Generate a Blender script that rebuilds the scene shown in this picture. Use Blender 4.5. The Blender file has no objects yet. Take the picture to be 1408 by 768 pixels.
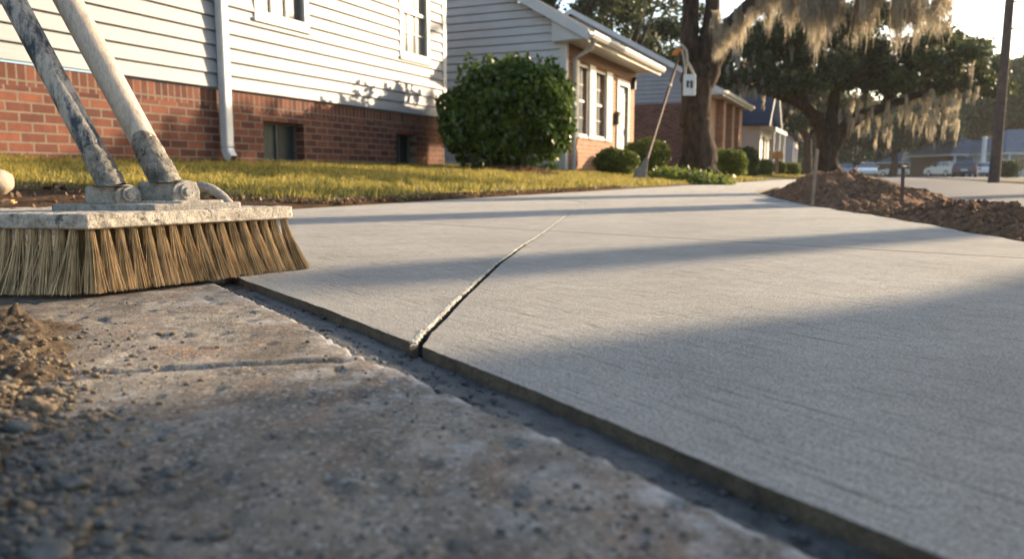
import bpy, bmesh, math, random
import numpy as np
from mathutils import Vector
random.seed(7); RNG = np.random.default_rng(7)
R = math.radians
S = bpy.context.scene
COL = S.collection

# ------------------------------------------------------------------ camera, sky, sun, exposure
H = 0.18
F = 1095.0
PITCH = math.atan(144 / F)
cd = bpy.data.cameras.new('camera'); cam = bpy.data.objects.new('camera', cd); COL.objects.link(cam)
cam.location = (0, 0, H); cam.rotation_euler = (R(90) - PITCH, 0, 0)
cd.sensor_width = 36; cd.lens = 36 * F / 1408; cd.clip_start = 0.02; cd.clip_end = 2000
cd.dof.use_dof = True; cd.dof.focus_distance = 1.42; cd.dof.aperture_fstop = 6.3
S.camera = cam
SUN_AZ = R(56.5)      # to the right of straight ahead (+Y)
SUN_EL = R(16.5)
W = bpy.data.worlds.new('World'); S.world = W; W.use_nodes = True
nt = W.node_tree; nt.nodes.clear()
sky = nt.nodes.new('ShaderNodeTexSky'); sky.sky_type = 'NISHITA'; sky.sun_disc = False
sky.sun_elevation = SUN_EL; sky.sun_rotation = SUN_AZ; sky.air_density = 1.0; sky.dust_density = 1.6; sky.ozone_density = 1.0
bg = nt.nodes.new('ShaderNodeBackground'); bg.inputs['Strength'].default_value = 0.145
wo = nt.nodes.new('ShaderNodeOutputWorld')
nt.links.new(sky.outputs[0], bg.inputs[0]); nt.links.new(bg.outputs[0], wo.inputs[0])
sd = bpy.data.lights.new('sun', 'SUN'); sd.energy = 5.0; sd.angle = R(0.55); sd.color = (1.0, 0.775, 0.52)
so = bpy.data.objects.new('sun', sd); COL.objects.link(so)
sv = Vector((math.sin(SUN_AZ) * math.cos(SUN_EL), math.cos(SUN_AZ) * math.cos(SUN_EL), math.sin(SUN_EL)))
so.rotation_euler = sv.to_track_quat('Z', 'Y').to_euler()
S.view_settings.view_transform = 'Standard'; S.view_settings.look = 'None'
S.view_settings.exposure = 1.28; S.view_settings.gamma = 1.0
S.view_settings.use_curve_mapping = False
S.cycles.use_denoising = True
S.cycles.max_bounces = 6; S.cycles.transparent_max_bounces = 8; S.cycles.diffuse_bounces = 3
S.cycles.sample_clamp_indirect = 6

# ------------------------------------------------------------------ measuring helpers (photo 1408 x 768 -> place)
fwd = Vector((0, math.cos(PITCH), -math.sin(PITCH))); upv = Vector((0, math.sin(PITCH), math.cos(PITCH)))
def ray(px, py): return fwd * F + Vector((1, 0, 0)) * (px - 704) + upv * (384 - py)
def at(px, py, z=0.0):
    r = ray(px, py); k = (z - H) / r.z
    return Vector((r.x * k, r.y * k, z))
def atY(px, py, Y):
    r = ray(px, py); k = Y / r.y
    return Vector((r.x * k, Y, H + r.z * k))
TH = math.atan(486 / F)                       # street direction, right of straight ahead
ROT = R(90) - TH
D = Vector((math.sin(TH), math.cos(TH), 0)); N = Vector((-math.cos(TH), math.sin(TH), 0))
def L(t, s, z=0.0): return D * t + N * s + Vector((0, 0, z))
def wall_s(px, py, s):
    r = ray(px, py); k = s / r.dot(N); p = r * k
    return p.dot(D), H + p.z
def wall_t(px, py, t):
    r = ray(px, py); k = t / r.dot(D); p = r * k
    return p.dot(N), H + p.z

# ------------------------------------------------------------------ numpy value noise
def _h(ix, iy, seed):
    n = (ix.astype(np.int64) * 374761393 + iy.astype(np.int64) * 668265263 + seed * 974634777) & 0x7fffffff
    n = ((n ^ (n >> 13)) * 1274126177) & 0x7fffffff
    n = (n ^ (n >> 16)) & 0xffff
    return n / 65535.0
def vnoise(x, y, seed=0):
    x = np.asarray(x, float); y = np.asarray(y, float)
    ix = np.floor(x); iy = np.floor(y); fx = x - ix; fy = y - iy
    fx = fx * fx * (3 - 2 * fx); fy = fy * fy * (3 - 2 * fy)
    a = _h(ix, iy, seed); b = _h(ix + 1, iy, seed); c = _h(ix, iy + 1, seed); d = _h(ix + 1, iy + 1, seed)
    return (a * (1 - fx) + b * fx) * (1 - fy) + (c * (1 - fx) + d * fx) * fy - 0.5
def fbm(x, y, o=4, seed=0, g=0.5):
    v = 0; a = 1.0; k = 1.0
    for i in range(o):
        v = v + a * vnoise(np.asarray(x) * k + 17.3 * i, np.asarray(y) * k + 5.1 * i, seed + i); a *= g; k *= 2.03
    return v
def sstep(a, b, x):
    u = np.clip((np.asarray(x, float) - a) / (b - a), 0, 1); return u * u * (3 - 2 * u)

# ------------------------------------------------------------------ mesh helpers
def np_mesh(name, V, Fc, smooth=False):
    V = np.asarray(V, dtype=np.float32); Fc = np.asarray(Fc, dtype=np.int32)
    me = bpy.data.meshes.new(name); k = Fc.shape[1]
    me.vertices.add(len(V)); me.vertices.foreach_set('co', V.ravel())
    me.loops.add(Fc.size); me.loops.foreach_set('vertex_index', Fc.ravel())
    me.polygons.add(len(Fc)); me.polygons.foreach_set('loop_start', np.arange(0, Fc.size, k, dtype=np.int32))
    me.polygons.foreach_set('loop_total', np.full(len(Fc), k, dtype=np.int32))
    me.update(calc_edges=True)
    me.polygons.foreach_set('use_smooth', np.full(len(Fc), smooth)); return me
def link(name, me, mat=None, parent=None):
    o = bpy.data.objects.new(name, me); COL.objects.link(o)
    if mat is not None: me.materials.append(mat)
    if parent is not None: o.parent = parent
    return o
def tag(o, label, cat, group=None):
    o['label'] = label; o['category'] = cat
    if group: o['group'] = group
    return o
def struct(o): o['kind'] = 'structure'; return o
def stuff(o): o['kind'] = 'stuff'; return o
def empty(name, loc, rz=0.0):
    o = bpy.data.objects.new(name, None); COL.objects.link(o); o.location = loc; o.rotation_euler = (0, 0, rz)
    o.empty_display_size = 0.1; return o
def thing(name, loc, label, cat, rz=0.0, group=None): return tag(empty(name, loc, rz), label, cat, group)
def children(o): return [c for c in bpy.data.objects if c.parent == o]
def copy_tree(o, parent=None):
    c = o.copy(); COL.objects.link(c)
    if parent is not None: c.parent = parent
    for ch in children(o): copy_tree(ch, c)
    return c

class MB:
    def __init__(s): s.v = []; s.f = []; s.sm = []
    def add(s, vs, fs, smooth=False):
        b = len(s.v); s.v += [tuple(v) for v in vs]; s.f += [tuple(b + i for i in f) for f in fs]; s.sm += [smooth] * len(fs)
    def box(s, x0, x1, y0, y1, z0, z1):
        v = [(x, y, z) for z in (z0, z1) for y in (y0, y1) for x in (x0, x1)]
        s.add(v, [(0, 2, 3, 1), (4, 5, 7, 6), (0, 1, 5, 4), (2, 6, 7, 3), (0, 4, 6, 2), (1, 3, 7, 5)])
    def quad(s, a, b, c, d): s.add([a, b, c, d], [(0, 1, 2, 3)])
    def prism(s, poly, ax, c0, c1):
        """extrude a 2D polygon along an axis ('x' 'y' 'z') between c0 and c1"""
        def P(p, c): return (c, p[0], p[1]) if ax == 'x' else (p[0], c, p[1]) if ax == 'y' else (p[0], p[1], c)
        n = len(poly)
        s.add([P(p, c0) for p in poly] + [P(p, c1) for p in poly],
              [tuple(range(n))[::-1], tuple(range(n, 2 * n))] + [(i, (i + 1) % n, n + (i + 1) % n, n + i) for i in range(n)])
    def tube(s, pts, rad, n=10, caps=True, jit=0.0):
        pts = [Vector(p) for p in pts]; m = len(pts)
        if not hasattr(rad, '__len__'): rad = [rad] * m
        prev = None; vs = []
        for i, p in enumerate(pts):
            d = (pts[min(i + 1, m - 1)] - pts[max(i - 1, 0)]).normalized()
            if prev is None:
                a = Vector((0, 0, 1)) if abs(d.z) < 0.9 else Vector((1, 0, 0)); u = d.cross(a).normalized()
            else: u = (prev - d * prev.dot(d)).normalized()
            prev = u; w = d.cross(u)
            for k in range(n):
                a = 2 * math.pi * k / n; r = rad[i] * (1 + jit * random.uniform(-1, 1))
                vs.append(p + (u * math.cos(a) + w * math.sin(a)) * r)
        fs = [(i * n + k, i * n + (k + 1) % n, (i + 1) * n + (k + 1) % n, (i + 1) * n + k) for i in range(m - 1) for k in range(n)]
        s.add(vs, fs, True)
        if caps: s.add(vs[:n], [tuple(range(n))[::-1]]); s.add(vs[-n:], [tuple(range(n))])
    def disc(s, c, ax, r, th, n=20):
        ax = Vector(ax).normalized(); s.tube([Vector(c) - ax * th / 2, Vector(c) + ax * th / 2], r, n)
    def build(s, name, mat, parent=None, bevel=0.0):
        me = bpy.data.meshes.new(name); me.from_pydata(s.v, [], s.f); me.update()
        me.polygons.foreach_set('use_smooth', s.sm)
        o = link(name, me, mat, parent)
        if bevel:
            m = o.modifiers.new('bevel', 'BEVEL'); m.width = bevel; m.segments = 2; m.limit_method = 'ANGLE'
        return o

# ------------------------------------------------------------------ materials
class NT:
    def __init__(s, name, rough=0.8, spec=0.3, metal=0.0):
        s.m = bpy.data.materials.new(name); s.m.use_nodes = True; s.t = s.m.node_tree
        s.b = s.t.nodes['Principled BSDF']; s.b.inputs['Roughness'].default_value = rough
        s.b.inputs['Specular IOR Level'].default_value = spec; s.b.inputs['Metallic'].default_value = metal
        s._c = None
    def n(s, typ, **kw):
        x = s.t.nodes.new('ShaderNode' + typ)
        for k, v in kw.items():
            if k in x.inputs: x.inputs[k].default_value = v
            else: setattr(x, k, v)
        return x
    def l(s, a, b): s.t.links.new(a, b)
    def co(s, kind='Object', scale=(1, 1, 1), rz=0.0):
        c = s.n('TexCoord'); mp = s.n('Mapping'); mp.inputs['Scale'].default_value = scale; mp.inputs['Rotation'].default_value = (0, 0, rz)
        s.l(c.outputs[kind], mp.inputs[0]); return mp.outputs[0]
    def noise(s, co, scale, detail=4, rough=0.55):
        x = s.n('TexNoise'); x.inputs['Scale'].default_value = scale; x.inputs['Detail'].default_value = detail; x.inputs['Roughness'].default_value = rough
        s.l(co, x.inputs['Vector']); return x.outputs['Fac']
    def voro(s, co, scale, feat='F1'):
        x = s.n('TexVoronoi'); x.feature = feat; x.inputs['Scale'].default_value = scale; s.l(co, x.inputs['Vector']); return x
    def ramp(s, fac, stops):
        x = s.n('ValToRGB'); e = x.color_ramp.elements
        while len(e) < len(stops): e.new(0.5)
        for i, (p, c) in enumerate(stops):
            e[i].position = p; e[i].color = (c, c, c, 1) if not hasattr(c, '__len__') else (*c, 1)
        s.l(fac, x.inputs[0]); return x.outputs[0]
    def mix(s, fac, a, b, typ='MIX'):
        x = s.n('MixRGB'); x.blend_type = typ
        for i, v in enumerate((fac, a, b)):
            if hasattr(v, 'is_output'): s.l(v, x.inputs[i])
            elif hasattr(v, '__len__'): x.inputs[i].default_value = (*v, 1)
            else: x.inputs[i].default_value = v
        return x.outputs[0]
    def math(s, op, a, b=0.0):
        x = s.n('Math'); x.operation = op
        for i, v in enumerate((a, b)):
            if hasattr(v, 'is_output'): s.l(v, x.inputs[i])
            else: x.inputs[i].default_value = v
        return x.outputs[0]
    def color(s, c):
        if hasattr(c, 'is_output'): s.l(c, s.b.inputs['Base Color'])
        else: s.b.inputs['Base Color'].default_value = (*c, 1)
    def bump(s, h, dist, strength=1.0):
        x = s.n('Bump'); x.inputs['Distance'].default_value = dist; x.inputs['Strength'].default_value = strength
        s.l(h, x.inputs['Height'])
        if s._c is not None: s.l(s._c, x.inputs['Normal'])
        s._c = x.outputs[0]; s.l(s._c, s.b.inputs['Normal'])

def simple(name, col, rough=0.7, spec=0.3, var=0.15, scale=8, bump=0.0, bscale=60, metal=0.0):
    m = NT(name, rough, spec, metal); co = m.co()
    f = m.noise(co, scale, 5)
    lo = tuple(c * (1 - var) for c in col); hi = tuple(min(1, c * (1 + var)) for c in col)
    m.color(m.ramp(f, [(0.3, lo), (0.7, hi)]))
    if bump: m.bump(m.noise(co, bscale, 4), bump)
    return m.m

EDGE_RZ = R(0)  # set below
def mat_new_concrete(rz):
    m = NT('fresh broomed concrete', 0.82, 0.35)
    co = m.co('Object'); st = m.co('Object', (1, 1, 1), -rz)
    mp = m.n('Mapping'); mp.inputs['Scale'].default_value = (1.6, 40, 1); m.l(st, mp.inputs[0])
    mp2 = m.n('Mapping'); mp2.inputs['Scale'].default_value = (6, 110, 1); m.l(st, mp2.inputs[0])
    big = m.noise(co, 0.9, 4); mid = m.noise(co, 9, 5)
    fine = m.noise(co, 360, 3, 0.75); grit = m.noise(co, 800, 2, 0.6); lines = m.noise(mp.outputs[0], 4, 4, 0.6); lines2 = m.noise(mp2.outputs[0], 5, 3, 0.6)
    c = m.ramp(big, [(0.3, (0.61, 0.575, 0.51)), (0.7, (0.73, 0.695, 0.625))])
    c = m.mix(0.35, c, m.ramp(mid, [(0.3, 0.7), (0.7, 1.0)]), 'MULTIPLY')
    c = m.mix(0.45, c, m.ramp(m.noise(co, 2.6, 5, 0.7), [(0.36, 0.7), (0.52, 1.0)]), 'MULTIPLY')
    c = m.mix(0.7, c, m.ramp(fine, [(0.38, 0.1), (0.47, 0.8), (0.56, 1.0)]), 'MULTIPLY')
    c = m.mix(0.4, c, m.ramp(grit, [(0.36, 0.3), (0.5, 1.0)]), 'MULTIPLY')
    c = m.mix(0.7, c, m.ramp(lines, [(0.33, 0.3), (0.41, 1.0)]), 'MULTIPLY')
    c = m.mix(0.5, c, m.ramp(lines2, [(0.32, 0.35), (0.44, 1.0)]), 'MULTIPLY')
    m.color(c)
    m.bump(lines, 0.009); m.bump(lines2, 0.005); m.bump(fine, 0.0045); m.bump(grit, 0.0014)
    return m.m
def mat_old_concrete():
    m = NT('old weathered concrete', 0.88, 0.3)
    co = m.co('Object')
    big = m.noise(co, 3.2, 6, 0.65); mid = m.noise(co, 22, 5, 0.65); rust = m.noise(m.co('Object', (1, 1, 1), 1.1), 7, 5, 0.7)
    fine = m.noise(co, 240, 4, 0.75); grit = m.noise(co, 620, 2, 0.6); v = m.voro(co, 330)
    c = m.ramp(big, [(0.3, (0.15, 0.13, 0.105)), (0.5, (0.30, 0.255, 0.20)), (0.68, (0.46, 0.395, 0.315))])
    c = m.mix(m.ramp(rust, [(0.52, 0.0), (0.68, 0.6)]), c, (0.34, 0.18, 0.10))
    c = m.mix(0.7, c, m.ramp(mid, [(0.32, 0.45), (0.62, 1.0)]), 'MULTIPLY')
    c = m.mix(0.8, c, m.ramp(fine, [(0.3, 0.3), (0.5, 0.8), (0.68, 1.0)]), 'MULTIPLY')
    c = m.mix(m.ramp(m.noise(co, 13, 5, 0.7), [(0.62, 0.0), (0.72, 0.55)]), c, (0.52, 0.52, 0.52))
    spk = m.n('SeparateColor'); m.l(v.outputs['Color'], spk.inputs[0])
    c = m.mix(m.ramp(spk.outputs[0], [(0.86, 0.0), (0.9, 0.5)]), c, (0.45, 0.42, 0.37))
    c = m.mix(m.ramp(spk.outputs[1], [(0.93, 0.0), (0.95, 0.6)]), c, (0.035, 0.032, 0.03))
    at1 = m.n('Attribute'); at1.attribute_name = 'worn_edge'; at2 = m.n('Attribute'); at2.attribute_name = 'soiled'
    c = m.mix(at1.outputs['Fac'], c, (0.62, 0.61, 0.59)); c = m.mix(at2.outputs['Fac'], c, (0.075, 0.055, 0.04)); m.color(c)
    m.bump(mid, 0.0015); m.bump(fine, 0.003); m.bump(grit, 0.0012)
    return m.m
def mat_mortar(name='wet mortar', a=(0.10, 0.10, 0.10), b=(0.21, 0.205, 0.20), rough=0.6):
    m = NT(name, rough, 0.45); co = m.co('Object')
    f = m.noise(co, 30, 6, 0.7); g = m.noise(co, 300, 3, 0.7)
    c = m.ramp(f, [(0.3, a), (0.7, b)]); c = m.mix(0.6, c, m.ramp(g, [(0.3, 0.3), (0.6, 1.0)]), 'MULTIPLY'); m.color(c)
    m.bump(f, 0.004); m.bump(g, 0.0025); return m.m
def mat_caked(name, a, b, dark=(0.05, 0.045, 0.04), amt=0.5):
    m = NT(name, 0.9, 0.25); co = m.co('Object')
    f = m.noise(co, 35, 6, 0.7); g = m.noise(co, 190, 4, 0.7); h = m.noise(co, 700, 2)
    c = m.ramp(f, [(0.3, a), (0.65, b)])
    c = m.mix(m.ramp(m.noise(co, 60, 5, 0.75), [(0.36, amt), (0.45, 0.0)]), c, dark)
    c = m.mix(0.6, c, m.ramp(g, [(0.3, 0.35), (0.55, 1.0)]), 'MULTIPLY'); m.color(c)
    m.bump(f, 0.004); m.bump(g, 0.003); m.bump(h, 0.0006); return m.m
def mat_soil(name, a, b, sc=1.0, bs=1.0):
    m = NT(name, 0.95, 0.1); co = m.co('Object')
    f = m.noise(co, 9 * sc, 8, 0.7); g = m.noise(co, 60 * sc, 5, 0.7)
    c = m.ramp(f, [(0.35, a), (0.65, b)]); c = m.mix(0.7, c, m.ramp(g, [(0.3, 0.35), (0.62, 1.0)]), 'MULTIPLY'); m.color(c)
    m.bump(f, 0.03 * bs); m.bump(g, 0.012 * bs); return m.m
def mat_brick(axis, soldier=False, c1=(0.26, 0.092, 0.055), c2=(0.10, 0.038, 0.03), mo=(0.25, 0.195, 0.15), nm='red brick '):
    m = NT(nm + axis + (' soldier course' if soldier else ''), 0.85, 0.25)
    tc = m.n('TexCoord'); sp = m.n('SeparateXYZ'); m.l(tc.outputs['Object'], sp.inputs[0]); cb = m.n('CombineXYZ')
    h = sp.outputs['X' if axis == 'x' else 'Y']
    if soldier: m.l(sp.outputs['Z'], cb.inputs[0]); m.l(h, cb.inputs[1])
    else: m.l(h, cb.inputs[0]); m.l(sp.outputs['Z'], cb.inputs[1])
    br = m.n('TexBrick'); m.l(cb.outputs[0], br.inputs['Vector'])
    br.inputs['Scale'].default_value = 1.0; br.inputs['Mortar Size'].default_value = 0.011; br.inputs['Mortar Smooth'].default_value = 0.2
    br.inputs['Brick Width'].default_value = 0.25 if not soldier else 0.21; br.inputs['Row Height'].default_value = 0.092
    br.inputs['Color1'].default_value = (*c1, 1); br.inputs['Color2'].default_value = (*c2, 1)
    br.inputs['Mortar'].default_value = (*mo, 1); br.inputs['Bias'].default_value = -0.05
    if soldier: br.offset = 0.0
    co = m.co('Object'); f = m.noise(co, 6, 5, 0.7); g = m.noise(co, 45, 4, 0.7)
    c = m.mix(0.6, br.outputs['Color'], m.ramp(f, [(0.3, 0.45), (0.7, 1.0)]), 'MULTIPLY')
    c = m.mix(0.5, c, m.ramp(g, [(0.3, 0.5), (0.7, 1.0)]), 'MULTIPLY'); m.color(c)
    inv = m.math('SUBTRACT', 1.0, br.outputs['Fac']); m.bump(inv, 0.008); m.bump(g, 0.003); return m.m
def mat_siding(name='white vinyl siding', c0=(0.305, 0.315, 0.335)):
    m = NT(name, 0.55, 0.4); co = m.co('Object', (0.6, 0.6, 12)); f = m.noise(co, 2.5, 5, 0.6); g = m.noise(m.co('Object'), 1.2, 5, 0.7)
    c = m.ramp(f, [(0.3, tuple(v * 0.86 for v in c0)), (0.7, c0)])
    c = m.mix(0.4, c, m.ramp(g, [(0.3, 0.72), (0.6, 1.0)]), 'MULTIPLY'); m.color(c); m.bump(f, 0.001); return m.m
def mat_leaf(name, a, b, trans=0.35, gloss=0.0, rough=0.5, sc=1.3):
    m = bpy.data.materials.new(name); m.use_nodes = True; t = m.node_tree; t.nodes.clear()
    o = t.nodes.new('ShaderNodeOutputMaterial'); g = t.nodes.new('ShaderNodeNewGeometry'); r = t.nodes.new('ShaderNodeValToRGB')
    tc = t.nodes.new('ShaderNodeTexCoord'); nz = t.nodes.new('ShaderNodeTexNoise'); nz.inputs['Scale'].default_value = sc; nz.inputs['Detail'].default_value = 3
    t.links.new(tc.outputs['Object'], nz.inputs['Vector'])
    ad = t.nodes.new('ShaderNodeMath'); ad.operation = 'MULTIPLY_ADD'; ad.inputs[1].default_value = 0.5
    t.links.new(g.outputs['Random Per Island'], ad.inputs[0])
    m2 = t.nodes.new('ShaderNodeMath'); m2.operation = 'MULTIPLY'; m2.inputs[1].default_value = 0.6; t.links.new(nz.outputs['Fac'], m2.inputs[0]); t.links.new(m2.outputs[0], ad.inputs[2])
    r.color_ramp.elements[0].color = (*a, 1); r.color_ramp.elements[1].color = (*b, 1); r.color_ramp.elements[0].position = 0.25; r.color_ramp.elements[1].position = 0.8
    t.links.new(ad.outputs[0], r.inputs[0])
    p = t.nodes.new('ShaderNodeBsdfPrincipled'); p.inputs['Roughness'].default_value = rough; p.inputs['Specular IOR Level'].default_value = 0.25 + gloss
    tr = t.nodes.new('ShaderNodeBsdfTranslucent'); mx = t.nodes.new('ShaderNodeMixShader'); mx.inputs[0].default_value = trans
    t.links.new(r.outputs[0], p.inputs['Base Color']); t.links.new(r.outputs[0], tr.inputs['Color'])
    t.links.new(p.outputs[0], mx.inputs[1]); t.links.new(tr.outputs[0], mx.inputs[2]); t.links.new(mx.outputs[0], o.inputs[0]); return m

M = {}
M['old'] = mat_old_concrete(); M['mortar'] = mat_mortar('wet mortar', (0.045, 0.043, 0.038), (0.155, 0.148, 0.134), 0.55)
M['slab_side'] = mat_mortar('damp slab edge', (0.045, 0.033, 0.022), (0.17, 0.125, 0.08), 0.8)
M['soil'] = mat_soil('brown soil', (0.045, 0.026, 0.015), (0.14, 0.085, 0.05))
M['pile'] = mat_soil('dug clay soil', (0.12, 0.066, 0.038), (0.44, 0.255, 0.145), 3.0, 0.45)
M['fine_soil'] = mat_soil('loose brown soil', (0.04, 0.029, 0.02), (0.175, 0.13, 0.088), 12, 0.08)
M['mulch'] = mat_soil('bark mulch', (0.05, 0.025, 0.015), (0.16, 0.08, 0.045), 2)
M['lawn'] = simple('lawn base', (0.11, 0.095, 0.035), 0.95, 0.1, 0.4, 5)
M['asphalt'] = simple('asphalt', (0.075, 0.077, 0.082), 0.75, 0.35, 0.2, 3, 0.004, 120)
M['brick_x'] = mat_brick('x'); M['brick_y'] = mat_brick('y'); M['soldier_x'] = mat_brick('x', True); M['soldier_y'] = mat_brick('y', True)
M['brick_tan'] = mat_brick('x', False, (0.60, 0.29, 0.165), (0.44, 0.20, 0.115), (0.6, 0.46, 0.33), 'tan brick '); M['siding'] = mat_siding(); M['siding_grey'] = mat_siding('pale grey siding', (0.56, 0.57, 0.58)); M['siding_mauve'] = mat_siding('mauve grey siding', (0.42, 0.37, 0.40))
M['white'] = simple('white trim paint', (0.52, 0.52, 0.515), 0.45, 0.4, 0.07, 3)
M['cream'] = simple('cream gutter paint', (0.56, 0.53, 0.47), 0.4, 0.4, 0.06, 3)
M['shingle'] = simple('dark shingle', (0.06, 0.055, 0.055), 0.9, 0.2, 0.35, 6, 0.01, 30)
M['shingle_blue'] = simple('blue metal roof', (0.014, 0.05, 0.12), 0.5, 0.4, 0.15, 2)
M['shingle_grey'] = simple('blue grey shingle', (0.10, 0.125, 0.16), 0.85, 0.2, 0.2, 3)
M['galv'] = simple('painted downspout', (0.62, 0.62, 0.61), 0.4, 0.45, 0.1, 4)
M['bark'] = NT('oak bark', 0.95, 0.15)
_b = M['bark']; _co = _b.co('Object', (1, 1, 0.25)); _f = _b.noise(_co, 9, 7, 0.7); _b.color(_b.ramp(_f, [(0.35, (0.022, 0.015, 0.011)), (0.65, (0.105, 0.075, 0.055))])); _b.bump(_f, 0.05); M['bark'] = _b.m
M['oak_leaf'] = mat_leaf('oak leaves', (0.014, 0.024, 0.008), (0.09, 0.11, 0.035), 0.33, sc=0.5)
M['tree_leaf'] = mat_leaf('far leaves', (0.035, 0.06, 0.022), (0.14, 0.20, 0.06), 0.3, sc=0.25)
M['bush_leaf'] = mat_leaf('glossy bush leaves', (0.015, 0.034, 0.008), (0.13, 0.20, 0.035), 0.33, 0.2, 0.34, sc=3)
M['hedge_leaf'] = mat_leaf('box leaves', (0.035, 0.06, 0.012), (0.24, 0.28, 0.05), 0.35, 0.1, 0.45, sc=3)
M['moss'] = mat_leaf('spanish moss', (0.22, 0.19, 0.14), (0.62, 0.53, 0.39), 0.5, sc=1.0)
M['grass'] = mat_leaf('grass blades', (0.03, 0.065, 0.012), (0.62, 0.48, 0.12), 0.45, sc=2.6)
M['bristle'] = mat_leaf('straw bristles', (0.12, 0.066, 0.022), (0.95, 0.68, 0.36), 0.12, 0.1, 0.5, sc=25)
M['block'] = mat_caked('cement caked wood', (0.30, 0.255, 0.20), (0.62, 0.55, 0.45), amt=0.8)
M['bracket'] = mat_caked('cement caked metal', (0.24, 0.22, 0.19), (0.42, 0.385, 0.33), amt=0.45)
M['frame_dull'] = simple('weathered grey frame', (0.10, 0.10, 0.092), 0.7)
M['iron'] = simple('dark iron', (0.04, 0.04, 0.042), 0.55, 0.5, 0.2, 10)
M['bolt'] = mat_caked('dusty bolt', (0.30, 0.28, 0.25), (0.42, 0.39, 0.35), amt=0.2)
M['cuff'] = mat_caked('cement crust', (0.06, 0.055, 0.047), (0.38, 0.345, 0.29), amt=0.95)
M['blades'] = M['grass']
M['stone'] = simple('grey pebble', (0.125, 0.115, 0.10), 0.85, 0.3, 0.35, 60, 0.002, 250)
M['stone_tan'] = simple('tan clod', (0.19, 0.145, 0.095), 0.9, 0.2, 0.3, 70, 0.003, 200)
M['wood'] = simple('weathered stake wood', (0.28, 0.21, 0.15), 0.85, 0.2, 0.3, 12)
M['wood_orange'] = simple('raw wood', (0.55, 0.30, 0.13), 0.8, 0.2, 0.2, 12)
M['pole_wood'] = simple('utility pole wood', (0.12, 0.085, 0.07), 0.9, 0.15, 0.3, 5)
M['orange'] = simple('orange plastic', (0.75, 0.26, 0.03), 0.45, 0.4, 0.1, 5)
M['rope'] = simple('cotton rope', (0.5, 0.45, 0.36), 0.9, 0.2, 0.15, 40)
M['tyre'] = simple('tyre rubber', (0.02, 0.02, 0.02), 0.8, 0.3, 0.1, 5)
M['rim'] = simple('wheel rim', (0.45, 0.45, 0.46), 0.35, 0.5, 0.1, 5, metal=0.6)
M['red_lamp'] = simple('tail lamp red', (0.45, 0.02, 0.015), 0.25, 0.5, 0.1, 5)
M['clear_lamp'] = simple('headlamp', (0.75, 0.75, 0.72), 0.15, 0.6, 0.05, 5)
M['dark'] = simple('dark opening', (0.018, 0.018, 0.02), 0.8, 0.2, 0.1, 5)
M['plate'] = simple('plate white', (0.75, 0.75, 0.75), 0.5, 0.3, 0.04, 5)
def mat_glass(name, col, rough=0.06):
    m = NT(name, rough, 0.9); f = m.noise(m.co('Object', (1, 1, 0.5)), 2.2, 4, 0.6)
    m.color(m.ramp(f, [(0.35, tuple(c * 0.5 for c in col)), (0.65, col)])); m.b.inputs['Coat Weight'].default_value = 0.6; m.b.inputs['Coat Roughness'].default_value = 0.03; return m.m
M['glass'] = mat_glass('window glass', (0.07, 0.08, 0.085)); M['glass_pale'] = mat_glass('window with blind', (0.28, 0.275, 0.25), 0.2)
M['car_glass'] = mat_glass('car glass', (0.03, 0.045, 0.055), 0.04)
def mat_paint(name, col):
    m = NT(name, 0.28, 0.5, 0.25); m.color(col); m.b.inputs['Coat Weight'].default_value = 0.8; m.b.inputs['Coat Roughness'].default_value = 0.04; return m.m
# pole enamel: dark paint worn off to dusty metal
def mat_pole(name, base, worn, amt, rz=0.0):
    m = NT(name, 0.55, 0.4); co = m.co('Object', (1, 1, 0.35)); f = m.noise(co, 28, 7, 0.75); g = m.noise(co, 240, 4, 0.7)
    c = m.mix(m.ramp(f, [(amt - 0.06, 0.0), (amt + 0.06, 1.0)]), base, worn)
    c = m.mix(0.5, c, m.ramp(g, [(0.3, 0.45), (0.6, 1.0)]), 'MULTIPLY'); m.color(c); m.bump(f, 0.0012); m.bump(g, 0.0008); return m.m
M['pole_dark'] = mat_pole('worn dark enamel pole', (0.03, 0.038, 0.05), (0.42, 0.365, 0.30), 0.505)
M['pole_tan'] = mat_pole('dusty tan pole', (0.52, 0.43, 0.34), (0.34, 0.29, 0.235), 0.56)

# ------------------------------------------------------------------ THE GROUND
SL_L, SL_R = 2.75, 1.08          # walk edges (distance s towards the houses)
def grass_edge(t): return 2.80 + 1.45 * (1 - sstep(2.9, 3.9, t))
def gh(t, s):
    t = np.asarray(t, float); s = np.asarray(s, float)
    left = 0.012 + 0.065 * np.clip(s - 2.78, 0, 4.9)
    z = np.where(s > 2.76, left, np.where(s > SL_R - 0.05, -0.085, np.where(s > -0.75, -0.045, np.where(s > -4.3, -0.13, -0.075))))
    z = np.where((s <= 2.76) & (t * t + s * s < 4.4), -0.085, z)
    return z
def lines(*segs):
    out = []
    for a, b, st in segs: out += list(np.arange(a, b, st))
    return np.array(out + [segs[-1][1]])
def frame_sheet(name, ts, ss, zf, mat, mask=None, smooth=True):
    T, Sg = np.meshgrid(ts, ss, indexing='ij'); Z = zf(T, Sg)
    V = np.stack([T, Sg, Z], -1).reshape(-1, 3); a, b = T.shape
    i = np.arange(a - 1)[:, None] * b + np.arange(b - 1)[None]
    Fc = np.stack([i, i + b, i + b + 1, i + 1], -1).reshape(-1, 4)
    if mask is not None:
        tc = (T[:-1, :-1] + T[1:, 1:]) / 2; sc = (Sg[:-1, :-1] + Sg[1:, 1:]) / 2; Fc = Fc[mask(tc, sc).ravel()]
    o = link(name, np_mesh(name, V, Fc, smooth), mat); o.rotation_euler.z = ROT; return o
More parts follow.
